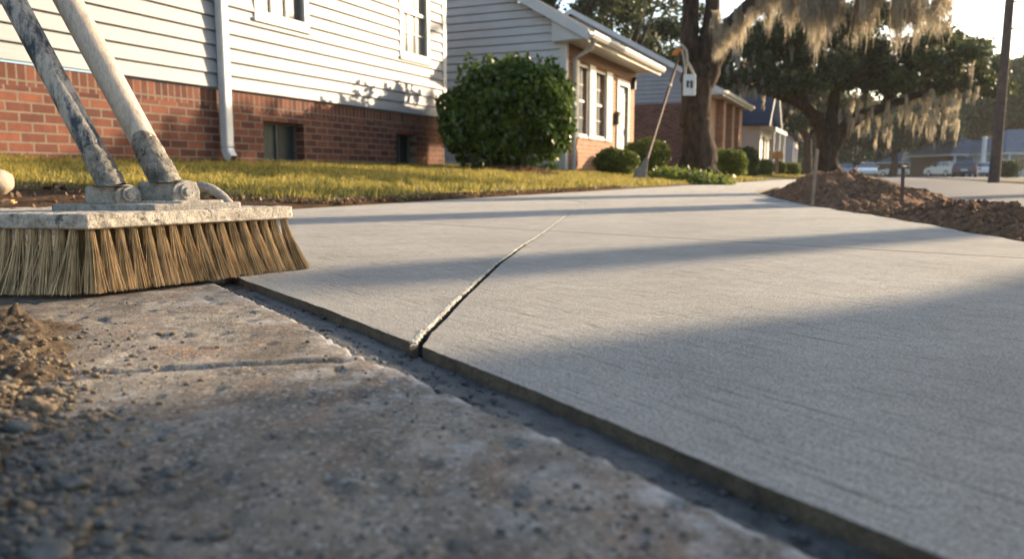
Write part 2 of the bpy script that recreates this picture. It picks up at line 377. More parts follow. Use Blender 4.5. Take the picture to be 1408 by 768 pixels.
g = frame_sheet('ground', lines((-600, -60, 60), (-60, 0, 4), (0, 10, 0.12), (10, 30, 0.5), (30, 120, 5), (120, 1200, 90)),
                lines((-700, -60, 60), (-60, -6, 4), (-6, 8, 0.1), (8, 60, 4), (60, 700, 60)),
                lambda t, s: gh(t, s) + np.where((s > 2.76) & (t < 12), 0.03 * fbm(t * 5, s * 5, 4, 3), 0), M['soil'])
struct(g)
lw = frame_sheet('lawn', lines((-20, 0, 1), (0, 24, 0.1), (24, 60, 1), (60, 400, 20)), lines((2.8, 8, 0.1), (8, 30, 1), (30, 250, 15)),
                 lambda t, s: gh(t, s) + 0.022 + 0.02 * fbm(t * 3, s * 3, 4, 9) - 0.03 * (1 - sstep(0, 0.12, s - grass_edge(t))),
                 M['lawn'], lambda t, s: s > grass_edge(t))
struct(lw)
lw2 = frame_sheet('lawn', lines((-20, 60, 2), (60, 400, 20)), lines((-250, -30, 15), (-30, -4.45, 1.2)), lambda t, s: gh(t, s) + 0.02 + 0 * s, M['lawn'],
                  lambda t, s: ~((t > 50) & (t < 110) & (s > -15)))
struct(lw2)
lw3 = frame_sheet('lawn', lines((33, 400, 6)), lines((-0.7, 2.78, 0.58)), lambda t, s: 0.02 + 0 * s - 0.1 * (s < -0.6), M['lawn']); struct(lw3)
rd = frame_sheet('road', lines((-60, 60, 6), (60, 600, 30)), lines((-4.3, -0.75, 0.355)), lambda t, s: -0.10 + 0.012 * (1 - ((s + 2.5) / 1.8) ** 2), M['asphalt']); struct(rd)
dv = frame_sheet('driveway', lines((50, 110, 10)), lines((-15, -4.3, 1.07)), lambda t, s: -0.048 + 0 * s, M['asphalt']); struct(dv)

# new slab: outline measured, with a worn edge; split by the tooled crack and by control joints
def dense(pts, step, jit, seed):
    out = []; rng = np.random.default_rng(seed)
    for a, b in zip(pts[:-1], pts[1:]):
        n = max(1, int((b - a).length / step)); d = (b - a).normalized(); w = Vector((-d.y, d.x, 0))
        for i in range(n):
            p = a.lerp(b, i / n); out.append(p + w * float(jit * (rng.random() - 0.5) + jit * 2.2 * vnoise(p.x * 30, p.y * 30, seed) + jit * 4 * vnoise(p.x * 6, p.y * 6, seed)))
    out.append(pts[-1]); return out
E = [at(*p) for p in [(345, 388), (430, 418), (575, 474), (700, 524), (860, 588), (1050, 668), (1300, 768)]]
edir = (E[-1] - E[0]).normalized()                       # heads towards the camera's right
EDGE_ANG = math.atan2(edir.y, edir.x)
M['new'] = mat_new_concrete(EDGE_ANG)
# far end of the edge line: meets the walk's left edge
k = (SL_L - E[0].dot(N)) / (-edir).dot(N); C0 = E[0] - edir * k
near_end = E[-1] + edir * 1.6
edge = dense([C0, E[0]], 0.03, 0.0012, 1)[:-1] + dense(E, 0.006, 0.0011, 2)[:-1] + dense([E[-1], near_end], 0.02, 0.001, 3)
crack_px = [(577, 476), (588, 459), (603, 443), (622, 424), (640, 405), (665, 383), (690, 360), (714, 342), (740, 325), (772, 302), (805, 278)]
crack = [at(*p) for p in crack_px]
c_end = L(crack[-1].dot(D) + 1.6, SL_L)
crack = dense(crack, 0.008, 0.0007, 5)
ci = min(range(len(edge)), key=lambda i: (edge[i] - crack[0]).length)
def side(cr, w):
    out = []
    for i, p in enumerate(cr):
        d = (cr[min(i + 1, len(cr) - 1)] - cr[max(i - 1, 0)]).normalized(); out.append(p + Vector((-d.y, d.x, 0)) * w)
    return out
wl, wr = 0.0100, -0.0038
cl = side(crack, wl); cr_ = side(crack, wr)
right_px = [(1700, 392), (1560, 362), (1408, 333), (1300, 313), (1200, 296), (1115, 283), (1060, 271), (1035, 263)]
right = dense([at(*p) for p in right_px], 0.08, 0.008, 8)
FAR_T = 33.0
polyA = [C0] + edge[1:ci] + cl + [c_end]
polyB = cr_[::-1] + edge[ci + 1:] + [Vector((1.5, -1.8, 0)), Vector((4.5, -1.8, 0))] + right + [L(16, SL_R), L(FAR_T, SL_R), L(FAR_T, SL_L), c_end + D * 0.004]
def poly_bm(polys, joints):
    bm = bmesh.new()
    for P in polys:
        vs = [bm.verts.new((p.x, p.y, 0)) for p in P]; bm.faces.new(vs)
    bmesh.ops.triangulate(bm, faces=bm.faces[:])
    return bm
def slab_mesh(name, P, joints, mats, thick=0.075):
    """joints: list of (point, normal): cut 5 mm control joints"""
    base = poly_bm([P], None)
    bounds = [None] + joints + [None]
    out = bmesh.new()
    for a, b in zip(bounds[:-1], bounds[1:]):
        bm = base.copy()
        geom = lambda: bm.verts[:] + bm.edges[:] + bm.faces[:]
        if a: bmesh.ops.bisect_plane(bm, geom=geom(), plane_co=a[0] + a[1] * 0.003, plane_no=a[1], clear_inner=True)
        if b: bmesh.ops.bisect_plane(bm, geom=geom(), plane_co=b[0] - b[1] * 0.003, plane_no=b[1], clear_outer=True)
        if not bm.faces: continue
        bmesh.ops.recalc_face_normals(bm, faces=bm.faces[:])
        for f in bm.faces:
            if f.normal.z < 0: f.normal_flip()
        bd = [e for e in bm.edges if e.is_boundary]
        ex = bmesh.ops.extrude_edge_only(bm, edges=bd)
        for v in [v for v in ex['geom'] if isinstance(v, bmesh.types.BMVert)]: v.co.z -= thick
        for f in [f for f in ex['geom'] if isinstance(f, bmesh.types.BMFace)]: f.material_index = 1
        me = bpy.data.meshes.new('tmp'); bm.to_mesh(me); out.from_mesh(me); bpy.data.meshes.remove(me)
    me = bpy.data.meshes.new(name); out.to_mesh(me)
    o = link(name, me); [me.materials.append(m) for m in mats]; return o
jdir = (at(1360, 352) - at(458, 300)).normalized(); jn = Vector((-jdir.y, jdir.x, 0))
if jn.y < 0: jn = -jn
J = [(at(458, 300), jn)] + [(L(9.5 + 1.5 * i, 1.9), D.copy()) for i in range(15)]
sa = slab_mesh('sidewalk', polyA, J, [M['new'], M['slab_side']])
sb = slab_mesh('tmp2', polyB, J, [M['new'], M['slab_side']])
bm = bmesh.new(); bm.from_mesh(sa.data); bm.from_mesh(sb.data); bm.to_mesh(sa.data); bm.free()
bpy.data.objects.remove(sb); struct(sa)
base = MB()
# mortar-filled bed of the control joints
for (p, n_) in J:
    d_ = Vector((n_.y, -n_.x, 0)); a = p - d_ * 3.4; b = p + d_ * 3.4
    if p.dot(D) > 8: a = p - N * 0.8; b = p + N * 0.82
    q = n_ * 0.0028
    base.quad((a - q) + Vector((0, 0, -0.006)), (a + q) + Vector((0, 0, -0.006)), (b + q) + Vector((0, 0, -0.006)), (b - q) + Vector((0, 0, -0.006)))
bj = struct(base.build('sidewalk_joint', M['slab_side']))

# the crack: raised rough lip on the left, open groove on the right
prof = [(-0.0135, -0.0014), (-0.0118, 0.0001), (-0.0106, 0.0005), (-0.0094, 0.0007), (-0.0080, 0.0006), (-0.0066, 0.0), (-0.0056, -0.0022), (-0.0048, -0.007), (-0.0038, -0.012), (-0.0010, -0.014), (0.0018, -0.013), (0.0034, -0.008), (0.0050, -0.003)]
CR = dense([at(*p) for p in crack_px], 0.0025, 0.0007, 5)
V = []; m_ = len(CR)
tot = 0
CR = CR[7:]; m_ = len(CR)
for i, p in enumerate(CR):
    d = (CR[min(i + 3, m_ - 1)] - CR[max(i - 3, 0)]).normalized(); w = Vector((d.y, -d.x, 0)); dist = p.y
    wid = 1.05 - 0.15 * sstep(1.1, 2.2, dist)
    lipk = (1 + 0.9 * sstep(2.0, 4, dist)) * (0.75 + 0.9 * float(vnoise(i * 0.06, 0, 4)) + 0.5 * float(vnoise(i * 0.3, 3, 4)))
    for (o_, z_) in prof:
        jz = float(vnoise(i * 0.5, o_ * 900, 11)) * 0.0020 + random.uniform(-1, 1) * 0.0006
        jo = float(vnoise(i * 0.4, o_ * 900, 12)) * 0.0032
        V.append(p + w * ((o_) * wid + jo) + Vector((0, 0, (z_ * lipk if z_ > 0 else z_ * (1 - 0.75 * sstep(1.9, 2.6, dist))) + jz * (1 if abs(o_) < 0.0105 else 0.4))))
nb = len(prof)
i = np.arange(m_ - 1)[:, None] * nb + np.arange(nb - 1)[None]
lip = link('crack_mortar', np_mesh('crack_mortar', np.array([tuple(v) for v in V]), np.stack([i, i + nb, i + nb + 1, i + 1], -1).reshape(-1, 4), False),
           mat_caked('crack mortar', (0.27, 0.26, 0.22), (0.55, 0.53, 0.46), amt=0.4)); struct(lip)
lip.data.materials.append(mat_mortar('shaded crack inside', (0.02, 0.018, 0.015), (0.06, 0.055, 0.045), 0.9))  # groove shade put into the colour: dark lower walls on the near stretch
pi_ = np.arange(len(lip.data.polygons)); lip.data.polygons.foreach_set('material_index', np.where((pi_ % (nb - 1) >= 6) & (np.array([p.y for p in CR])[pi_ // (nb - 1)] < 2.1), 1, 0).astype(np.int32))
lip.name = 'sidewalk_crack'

# old slab, edge-aligned height field (x along the edge, y to its left)
OE = [at(*p, z=-0.006) for p in [(305, 393), (400, 437), (500, 489), (560, 514), (640, 550), (740, 592), (860, 643), (1130, 768)]]
O0 = OE[2]; odir = (OE[-1] - OE[0]).normalized(); OA = math.atan2(odir.y, odir.x)
oleft = Vector((-odir.y, odir.x, 0))
if oleft.x > 0: oleft = -oleft
# local frame: X along odir, Y along +90deg of odir
ly = Vector((-odir.y, odir.x, 0)); sgn = 1 if ly.dot(oleft) > 0 else -1
def off_curve(x, base_pts):
    xs = [(p - O0).dot(odir) for p in base_pts]; ys = [(p - O0).dot(oleft) for p in base_pts]
    return np.interp(x, xs, ys)
xs = np.concatenate([np.arange(-2.4, -1.1, 0.02), np.arange(-1.1, 1.0, 0.0042), np.arange(1.0, 2.4, 0.05)])
us = np.concatenate([[-0.001, -0.0005, 0], np.arange(0.002, 0.9, 0.0045), np.arange(0.9, 2.2, 0.03)])
X, U = np.meshgrid(xs, us, indexing='ij')
eo = off_curve(X, OE) + 0.0014 * fbm(X * 22, 0 * X, 4, 21) + 0.0010 * fbm(X * 110, 0 * X, 2, 22)
Y = eo * (1 - sstep(0, 0.15, U)) + U
jp0 = at(0, 519, -0.006); jp1 = at(180, 513, -0.006); jp2 = at(500, 492, -0.006)
def loc_o(p): return ((p - O0).dot(odir), (p - O0).dot(oleft))
j0, j1, j2 = loc_o(jp0), loc_o(jp1), loc_o(jp2)
dj = np.hypot(j0[0] - j2[0], j0[1] - j2[1]); jx, jy = (j0[0] - j2[0]) / dj, (j0[1] - j2[1]) / dj
jd = (X - j2[0]) * (-jy) + (Y - j2[1]) * jx + 0.003 * fbm(X * 40, Y * 40, 3, 31)
Zo = -0.006 + 0.0014 * fbm(X * 9, Y * 9, 4, 33) + 0.0009 * fbm(X * 60, Y * 60, 3, 34, 0.65) - 0.0035 * np.clip(fbm(X * 45, Y * 45, 3, 36) - 0.22, 0, 1) / 0.3
Zo = Zo - 0.013 * np.exp(-(jd / 0.0036) ** 2) + 0.0015 * np.exp(-((jd - 0.011) / 0.006) ** 2)
Zo = Zo - 0.003 * np.exp(-U / 0.006) * (0.5 + fbm(X * 60, 0 * X, 3, 39)) ; Zo[:, 0] = -0.07; Zo[:, 1] = -0.035
Vo = np.stack([X * odir.x + Y * oleft.x + O0.x, X * odir.y + Y * oleft.y + O0.y, Zo], -1).reshape(-1, 3)
a, b = X.shape; i = np.arange(a - 1)[:, None] * b + np.arange(b - 1)[None]
Fo = np.stack([i, i + 1, i + b + 1, i + b], -1).reshape(-1, 4)
osl = link('old_sidewalk', np_mesh('old_sidewalk', Vo, Fo, True), M['old']); struct(osl)
wearv = np.clip(1.3 * np.exp(-U / 0.010) * (0.15 + fbm(X * 45, U * 60, 4, 41, 0.7)) + 0.9 * np.exp(-U / 0.10) * np.clip(fbm(X * 24, U * 24, 5, 48, 0.7) - 0.10, 0, 1), 0, 0.6)
PX_ = Vo[:, 0].reshape(X.shape); PY_ = Vo[:, 1].reshape(X.shape)
soilv = np.clip(sstep(0.0, 0.30, (-0.06 - 0.55 * (PY_ - 0.3)) - PX_ + 0.12 * fbm(PX_ * 7, PY_ * 7, 4, 43)) * (0.55 + 0.9 * fbm(PX_ * 30, PY_ * 30, 4, 44, 0.65)), 0, 0.9)
soilv = np.maximum(soilv, np.clip(1.6 * (fbm(PX_ * 11, PY_ * 11, 4, 45, 0.6) - 0.18), 0, 0.5))
for nm_, vv_ in (('worn_edge', wearv), ('soiled', soilv)):
    at_ = osl.data.attributes.new(nm_, 'FLOAT', 'POINT'); at_.data.foreach_set('value', vv_.ravel().astype(np.float32))

# mortar bed in the trench between the slabs
def off_new(x):
    pts = edge; xs_ = np.array([(p - O0).dot(odir) for p in pts]); ys_ = np.array([(p - O0).dot(oleft) for p in pts]); o_ = np.argsort(xs_)
    return np.interp(x, xs_[o_], ys_[o_])
xs2 = np.concatenate([np.arange(-1.9, -0.9, 0.01), np.arange(-0.9, 1.0, 0.004), np.arange(1.0, 2.2, 0.03)]); ks = np.linspace(0, 1, 34)
X2, K2 = np.meshgrid(xs2, ks, indexing='ij')
ya = off_curve(X2, OE) + 0.012; yb = off_new(X2) - 0.006
Y2 = ya * (1 - K2) + yb * K2; wgap = ya - yb
Z2 = -0.0125 + 0.0024 * fbm(X2 * 14, Y2 * 30, 4, 51) + 0.0024 * fbm(X2 * 90, Y2 * 90, 3, 52, 0.6)
Z2 = Z2 - 0.012 * (1 - sstep(0.02, 0.16, K2)) * (0.7 + 0.9 * fbm(X2 * 14, 0 * X2, 3, 54)) - 0.004 * np.exp(-((K2 - 0.55) / 0.08) ** 2) * (0.5 + fbm(X2 * 10, 0 * X2, 3, 56)) - 0.003 * sstep(0.9, 1, K2)
V2 = np.stack([X2 * odir.x + Y2 * oleft.x + O0.x, X2 * odir.y + Y2 * oleft.y + O0.y, Z2], -1).reshape(-1, 3)
a, b = X2.shape; i = np.arange(a - 1)[:, None] * b + np.arange(b - 1)[None]
tr = link('trench', np_mesh('trench', V2, np.stack([i, i + 1, i + b + 1, i + b], -1).reshape(-1, 4), True), M['mortar']); struct(tr)

# loose soil lying over the old slab at the left, a real mound
gx = np.arange(-1.5, 0.3, 0.005); gy = np.arange(0.15, 1.35, 0.005)
GX, GY = np.meshgrid(gx, gy, indexing='ij')
edge_x = -0.17 - 0.50 * (GY - 0.3) + 0.10 * fbm(GX * 6, GY * 6, 4, 61)         # right limit of the soil
m = sstep(0, 0.16, edge_x - GX) * (1 - sstep(0.93, 1.02, GY + 0.08 * fbm(GX * 9, GY * 9, 3, 62))) 
ZZ = -0.016 + 0.026 * m + m * (0.014 * np.clip(fbm(GX * 14, GY * 14, 3, 63), -0.2, 1) + 0.020 * np.abs(fbm(GX * 45, GY * 45, 4, 64, 0.7)) + 0.006 * fbm(GX * 130, GY * 130, 2, 65)) + 0.004 * fbm(GX * 50, GY * 50, 3, 66)
Vs = np.stack([GX, GY, ZZ], -1).reshape(-1, 3); a, b = GX.shape; i = np.arange(a - 1)[:, None] * b + np.arange(b - 1)[None]
mk = (m[:-1, :-1] > 0.03).ravel()
sl = link('soil', np_mesh('soil', Vs, np.stack([i, i + b, i + b + 1, i + 1], -1).reshape(-1, 4)[mk], True), M['fine_soil']); stuff(sl)
def soil_z(x, y):
    ix = int((x - gx[0]) / 0.005); iy = int((y - gy[0]) / 0.005)
    if 0 <= ix < len(gx) and 0 <= iy < len(gy): return max(-0.006, float(ZZ[ix, iy]))
    return -0.006

# stones
def stone_arrays(n_sub=2):
    bm = bmesh.new(); bmesh.ops.create_icosphere(bm, subdivisions=n_sub, radius=1); bm.verts.ensure_lookup_table()
    v = np.array([tuple(x.co) for x in bm.verts]); f = np.array([[q.index for q in x.verts] for x in bm.faces]); bm.free(); return v, f
SV, SF = stone_arrays(2); SV1, SF1 = stone_arrays(1); SV3, SF3 = stone_arrays(3)
def rough_stone(v, seed, r, flat=0.7):
    n = fbm(v[:, 0] * 1.3 + seed, v[:, 1] * 1.3 + v[:, 2] * 1.1, 3, seed) ; q = v * (1 + 0.85 * n[:, None])
    a = seed * 1.7; c, s_ = math.cos(a), math.sin(a); q = np.stack([q[:, 0] * c - q[:, 1] * s_, q[:, 0] * s_ + q[:, 1] * c, q[:, 2] * flat], -1)
    return q * np.array([1.2, 0.9, 1.0]) * r
def scatter(name, pts, mat, v0, f0, parent=None):
    Vs, Fs = [], []; n0 = 0
    for k_, (x, y, z, r) in enumerate(pts):
        q = rough_stone(v0, k_ % 97 + 1, r) + np.array([x, y, z]); Vs.append(q); Fs.append(f0 + n0); n0 += len(v0)
    return link(name, np_mesh(name, np.concatenate(Vs), np.concatenate(Fs), True), mat)
P1, P2 = [], []
for _ in range(2300):
    py = random.uniform(450, 800); px = random.uniform(-60, 300) * random.random() ** 0.8 + random.uniform(-70, 40)
    if _ % 3 == 0: px, py = random.uniform(-60, 95) + random.gauss(0, 14), random.uniform(486, 585)
    p = at(px, py, -0.004)
    if p.y < 0.25: continue
    z = soil_z(p.x, p.y); r = 0.0008 + 0.0034 * random.random() ** 3.5
    if random.random() < 0.03: r *= 1.8
    r *= 0.85
    (P2 if (py < 590 and random.random() < 0.85) or random.random() < 0.25 else P1).append((p.x, p.y, z + r * 0.3, r))
for _ in range(600):
    p = at(random.uniform(-20, 1100), random.uniform(412, 768), -0.004); u = (p - O0).dot(oleft)
    if u < 0.006 or p.y < 0.25: continue
    r = 0.0007 + 0.0016 * random.random() ** 3; P1.append((p.x, p.y, soil_z(p.x, p.y) + r * 0.3, r))
stuff(scatter('gravel', P1, M['stone'], SV, SF)); stuff(scatter('soil_crumbs', P2, M['stone_tan'], SV, SF))
P3 = []
for _ in range(1200):
    x = random.uniform(-0.75, 0.9); kk = random.choice([random.uniform(0, 0.2), random.uniform(0.05, 0.35), random.uniform(0.02, 0.15), random.uniform(0.1, 0.95)])
    y0 = float(off_curve(x, OE)) + 0.004; y1 = float(off_new(x)); yy = y0 * (1 - kk) + y1 * kk
    p = O0 + odir * x + oleft * yy; r = 0.0008 + 0.0028 * random.random() ** 3; P3.append((p.x, p.y, -0.012 + (-0.006 if kk < 0.12 else 0), r))
stuff(scatter('mortar_crumbs', P3, mat_mortar('mortar crumb', (0.05, 0.05, 0.05), (0.13, 0.125, 0.12)), SV1, SF1))
big = [(101, 655, 24, 'stone', 'smooth grey stone, widest in the shaded gravel near the left corner'),
       (24, 489, 13, 'stone', 'single dark round stone standing apart on the lit old slab at left'),
       (60, 752, 36, 'stone', 'large blurred grey stone at the bottom left corner'),
       (30, 582, 22, 'stone', 'grey stone just below the sunlit clods at the left edge'),
       (62, 630, 19, 'stone', 'pale stone up and left of the widest grey stone'),
       (12, 524, 18, 'stone_tan', 'tan sunlit clod of earth at the left edge of the old slab'),
       (46, 548, 18, 'stone_tan', 'lower tan clod beside the sunlit heap of earth'),
       (237, 640, 17, 'stone', 'blocky grey stone at the right end of the gravel'),
       (176, 662, 16, 'stone', 'small grey stone between the widest stone and the blocky one'),
       (300, 722, 17, 'stone', 'blurred dark stone lying alone below the gravel')]
for k_, (px, py, w, mt, lab) in enumerate(big):
    p = at(px, py, 0.0); r = w * p.y / F * (0.72 if w > 16 else 0.8)
    q = rough_stone(SV3, 11 + k_ * 3, r, 0.62); o = link('stone', np_mesh('stone', q, SF3, True), M[mt]); o.location = (p.x, p.y, soil_z(p.x, p.y) + r * 0.35)
    tag(o, lab, 'stone', 'stones on the old slab')

# ------------------------------------------------------------------ THE HOUSES (local x along the street, y away from it)
def rects(x0, x1, z0, z1, holes):
    xs = sorted({x0, x1, *[min(max(h[i], x0), x1) for h in holes for i in (0, 1)]}); zs = sorted({z0, z1, *[min(max(h[i], z0), z1) for h in holes for i in (2, 3)]})
    out = []
    for a, b in zip(xs[:-1], xs[1:]):
        for c, d in zip(zs[:-1], zs[1:]):
            mx, mz = (a + b) / 2, (c + d) / 2
            if b - a > 1e-5 and d - c > 1e-5 and not any(h[0] < mx < h[1] and h[2] < mz < h[3] for h in holes): out.append((a, b, c, d))
    return out
def P_(front, u, w, z): return (u, w, z) if front else (w, u, z)   # front: plane y = w ; else plane x = w
def flat_wall(mb, front, u0, u1, z0, z1, w, holes=(), depth=0.12):
    """outer face at w (outside is smaller w), reveals into the wall round every hole"""
    for a, b, c, d in rects(u0, u1, z0, z1, holes):
        q = [P_(front, a, w, c), P_(front, b, w, c), P_(front, b, w, d), P_(front, a, w, d)]
        mb.quad(*(q if front else q[::-1]))
    for h in holes:
        a, b, c, d = max(h[0], u0), min(h[1], u1), max(h[2], z0), min(h[3], z1)
        if a >= b or c >= d: continue
        for (p, q) in (((a, c), (b, c)), ((b, c), (b, d)), ((b, d), (a, d)), ((a, d), (a, c))):
            mb.quad(P_(front, p[0], w, p[1]), P_(front, p[0], w + depth, p[1]), P_(front, q[0], w + depth, q[1]), P_(front, q[0], w, q[1]))
def lap_wall(mb, front, u0, u1, z0, z1, w, holes=(), e=0.165, lim=None):
    z = z0
    while z < z1 - 0.01:
        zt = min(z + e, z1)
        a0, b0 = (u0, u1) if lim is None else lim((z + zt) / 2)
        a0 = max(a0, u0); b0 = min(b0, u1)
        if b0 > a0:
            segs = [(a0, b0)]
            for h in holes:
                if h[2] < (z + zt) / 2 < h[3]: segs = [s_ for (a, b) in segs for s_ in ((a, min(b, h[0])), (max(a, h[1]), b)) if s_[1] - s_[0] > 0.01]
            for a, b in segs:
                lo, hi = w - 0.032, w - 0.012; zt0 = zt; zt = zt - 0.020
                q = [P_(front, a, lo, z), P_(front, b, lo, z), P_(front, b, hi, zt), P_(front, a, hi, zt)]; mb.quad(*(q if front else q[::-1]))
                q = [P_(front, a, w + 0.004, z + 0.003), P_(front, b, w + 0.004, z + 0.003), P_(front, b, lo, z), P_(front, a, lo, z)]; mb.quad(*(q if front else q[::-1])); zt = zt0
        z = min(z + e, z1) if z + e < z1 + 1 else z1
def bx(mb, front, u0, u1, w0, w1, z0, z1):
    if front: mb.box(u0, u1, w0, w1, z0, z1)
    else: mb.box(w0, w1, u0, u1, z0, z1)
def window(house, front, u0, u1, z0, z1, w, trim=0.09, panes='sash', pm='glass', name='window', sill=True, rec=0.06, mat='white'):
    f = MB()
    for a, b, c, d in rects(u0 - trim, u1 + trim, z0 - trim, z1 + trim, [(u0, u1, z0, z1)]): bx(f, front, a, b, w - 0.035, w + 0.06, c, d)
    if panes == 'sash':
        zm = (z0 + z1) / 2; bx(f, front, u0, u1, w + 0.012, w + 0.052, zm - 0.025, zm + 0.025)
        for k_ in (1, 2): uu = u0 + (u1 - u0) * k_ / 3; bx(f, front, uu - 0.009, uu + 0.009, w + 0.03, w + 0.05, z0, z1)
        for k_ in (1, 3): zz = z0 + (z1 - z0) * k_ / 4; bx(f, front, u0, u1, w + 0.033, w + 0.048, zz - 0.009, zz + 0.009)
    if panes == 'slide': um = (u0 + u1) / 2; bx(f, front, um - 0.02, um + 0.02, w + 0.03, w + 0.05, z0, z1)
    o = f.build(name, M[mat], house)
    g_ = MB(); bx(g_, front, u0, u1, w + rec, w + rec + 0.01, z0, z1); g_.build('pane', M[pm], o)
    if sill:
        s_ = MB(); bx(s_, front, u0 - trim - 0.03, u1 + trim + 0.03, w - 0.06, w + 0.03, z0 - trim - 0.045, z0 - trim - 0.003); s_.build('sill', M[mat], o)
    return o
def rafter_roof(house, x0, x1, ye, yr, ze, zr, mat, th=0.12, fascia='cream', gut=True):
    """gable roof, ridge along x; front eave at ye/ze, ridge at yr/zr"""
    m = MB(); yb = 2 * yr - ye
    m.add([(x0, ye, ze), (x1, ye, ze), (x1, yr, zr), (x0, yr, zr), (x0, yb, ze), (x1, yb, ze),
           (x0, ye, ze - th), (x1, ye, ze - th), (x1, yr, zr - th), (x0, yr, zr - th), (x0, yb, ze - th), (x1, yb, ze - th)],
          [(0, 1, 2, 3), (3, 2, 5, 4), (6, 9, 8, 7), (9, 10, 11, 8), (0, 3, 9, 6), (3, 4, 10, 9), (1, 7, 8, 2), (2, 8, 11, 5), (0, 6, 7, 1), (4, 5, 11, 10)])
    o = m.build('roof', M[mat], house)
    # rake boards and fascia
    e = 0.03
    for xx in (x0 - e, x1 + 0.002):
        for (ya, yb_) in ((ye, yr), (yb, yr)):
            a = (ya, ze); b = (yr, zr); r = MB()
            r.prism([(a[0], a[1] + 0.015), (b[0], b[1] + 0.015), (b[0], b[1] - 0.20), (a[0], a[1] - 0.20)], 'x', xx, xx + e - 0.002); r.build('rake_board', M['white'], o)
    if gut:
        g_ = MB(); g_.prism([(ye - 0.13, ze - 0.02), (ye - 0.13, ze - 0.09), (ye - 0.09, ze - 0.15), (ye - 0.005, ze - 0.15), (ye - 0.005, ze - 0.02), (ye - 0.03, ze - 0.02), (ye - 0.03, ze - 0.12), (ye - 0.11, ze - 0.08), (ye - 0.11, ze - 0.02)], 'x', x0 - 0.02, x1 + 0.02)
        g_.build('gutter', M['cream'], o)
        f = MB(); f.box(x0 + 0.01, x1 - 0.01, ye + 0.002, ye + 0.03, ze - 0.22, ze - th - 0.002); f.build('fascia', M['cream'], o)
    return o

# --- house 1: white lap siding over a brick foundation
S1 = 7.2; T0 = -3.0; T1, _ = wall_s(611, 200, S1)
h1 = thing('siding_house', L(T0, S1, 0.2), 'large white lap sided house on a red brick foundation with basement windows, at left', 'house', ROT)
def u1(px, py): t, z = wall_s(px, py, S1); return t - T0, z - 0.2
LEN1 = T1 - T0; BT = u1(300, 126)[1]; BT = 1.19 - 0.2
bw1 = (u1(363, 195)[0], u1(418, 195)[0], u1(385, 222)[1], u1(385, 168)[1]); bw2 = (u1(545, 205)[0], u1(572, 205)[0], u1(560, 228)[1], u1(560, 185)[1])
w1 = (u1(353, 20)[0], u1(415, 30)[0], u1(385, 24)[1], u1(385, 24)[1] + 1.35); w2 = (u1(551, 60)[0], u1(584, 60)[0], u1(568, 75)[1], u1(568, 75)[1] + 1.35)
w0 = (w1[0] - 5.0, w1[1] - 5.0, w1[2], w1[3])
b_ = MB(); flat_wall(b_, True, 0, LEN1, -0.4, BT - 0.2, 0.0, [bw1, bw2], 0.2); flat_wall(b_, False, 0.0, 9, -0.4, BT - 0.2, 0.0)
ex = LEN1; b_.quad((ex, 0, -0.4), (ex, 9, -0.4), (ex, 9, BT - 0.2), (ex, 0, BT - 0.2)); b_.build('brick_foundation', M['brick_x'], h1)
b_ = MB(); flat_wall(b_, True, 0, LEN1, BT - 0.2, BT, -0.002); b_.quad((ex + .002, 0, BT - .2), (ex + .002, 9, BT - .2), (ex + .002, 9, BT), (ex + .002, 0, BT)); b_.build('soldier_course', M['soldier_x'], h1)
WT = 3.75
s_ = MB(); lap_wall(s_, True, 0, LEN1 - 0.06, BT + 0.02, WT, -0.02, [w1, w2, w0]); lap_wall(s_, False, 0, 9, BT + 0.02, WT, -0.02)
s_.quad((LEN1, 0, BT + .02), (LEN1, 9, BT + .02), (LEN1, 9, WT), (LEN1, 0, WT))
flat_wall(s_, True, 0, LEN1, BT + 0.02, WT, -0.014, [w1, w2, w0])
s_.quad((-0.03, -0.045, BT + .018), (LEN1, -0.045, BT + .018), (LEN1, 0.0, BT + .018), (-0.03, 0.0, BT + .018)); s_.build('siding', M['siding'], h1)
c_ = MB(); c_.box(LEN1 - 0.10, LEN1 + 0.02, -0.055, 0.10, BT + 0.0, WT); c_.build('corner_trim', M['white'], h1)
for wn, pm in ((w1, 'glass'), (w2, 'glass_pale'), (w0, 'glass')): window(h1, True, *wn, -0.02, pm=pm)
M['pane_dark'] = simple('dark basement pane', (0.03, 0.035, 0.036), 0.5, 0.15); M['pane_dull'] = simple('dusty basement pane', (0.105, 0.11, 0.092), 0.8, 0.1)
for wn, pm in ((bw1, 'pane_dull'), (bw2, 'glass')):
    f = MB(); a, b, c, d = wn
    for r_ in rects(a, b, c, d, [(a + 0.03, b - 0.03, c + 0.03, d - 0.03)]): f.box(r_[0], r_[1], 0.13, 0.17, r_[2], r_[3])
    f.box((a + b) / 2 - 0.012, (a + b) / 2 + 0.012, 0.135, 0.165, c, d)
    o = f.build('basement_window', M['frame_dull'], h1); g_ = MB(); g_.box(a + 0.02, (a + b) / 2, 0.171, 0.18, c + 0.02, d - 0.02); g_.build('pane', M[pm], o)
    g_ = MB(); g_.box((a + b) / 2 + 0.001, b - 0.02, 0.171, 0.18, c + 0.02, d - 0.02); g_.build('pane', M['pane_dark'], o)
ds, dz = u1(304, 210); d_ = MB()
for (za, zb_) in ((dz + 0.06, WT),): d_.box(ds - 0.06, ds + 0.06, -0.16, -0.05, za, zb_)
ar = [R(q) for q in range(0, 61, 10)]; cy_, cz_ = -0.26, dz + 0.06
d_.prism([(cy_ + 0.21 * math.cos(q), cz_ - 0.21 * math.sin(q)) for q in ar] + [(cy_ + 0.10 * math.cos(q), cz_ - 0.10 * math.sin(q)) for q in ar[::-1]], 'x', ds - 0.06, ds + 0.06)
d_.build('downspout', M['galv'], h1, 0.02)
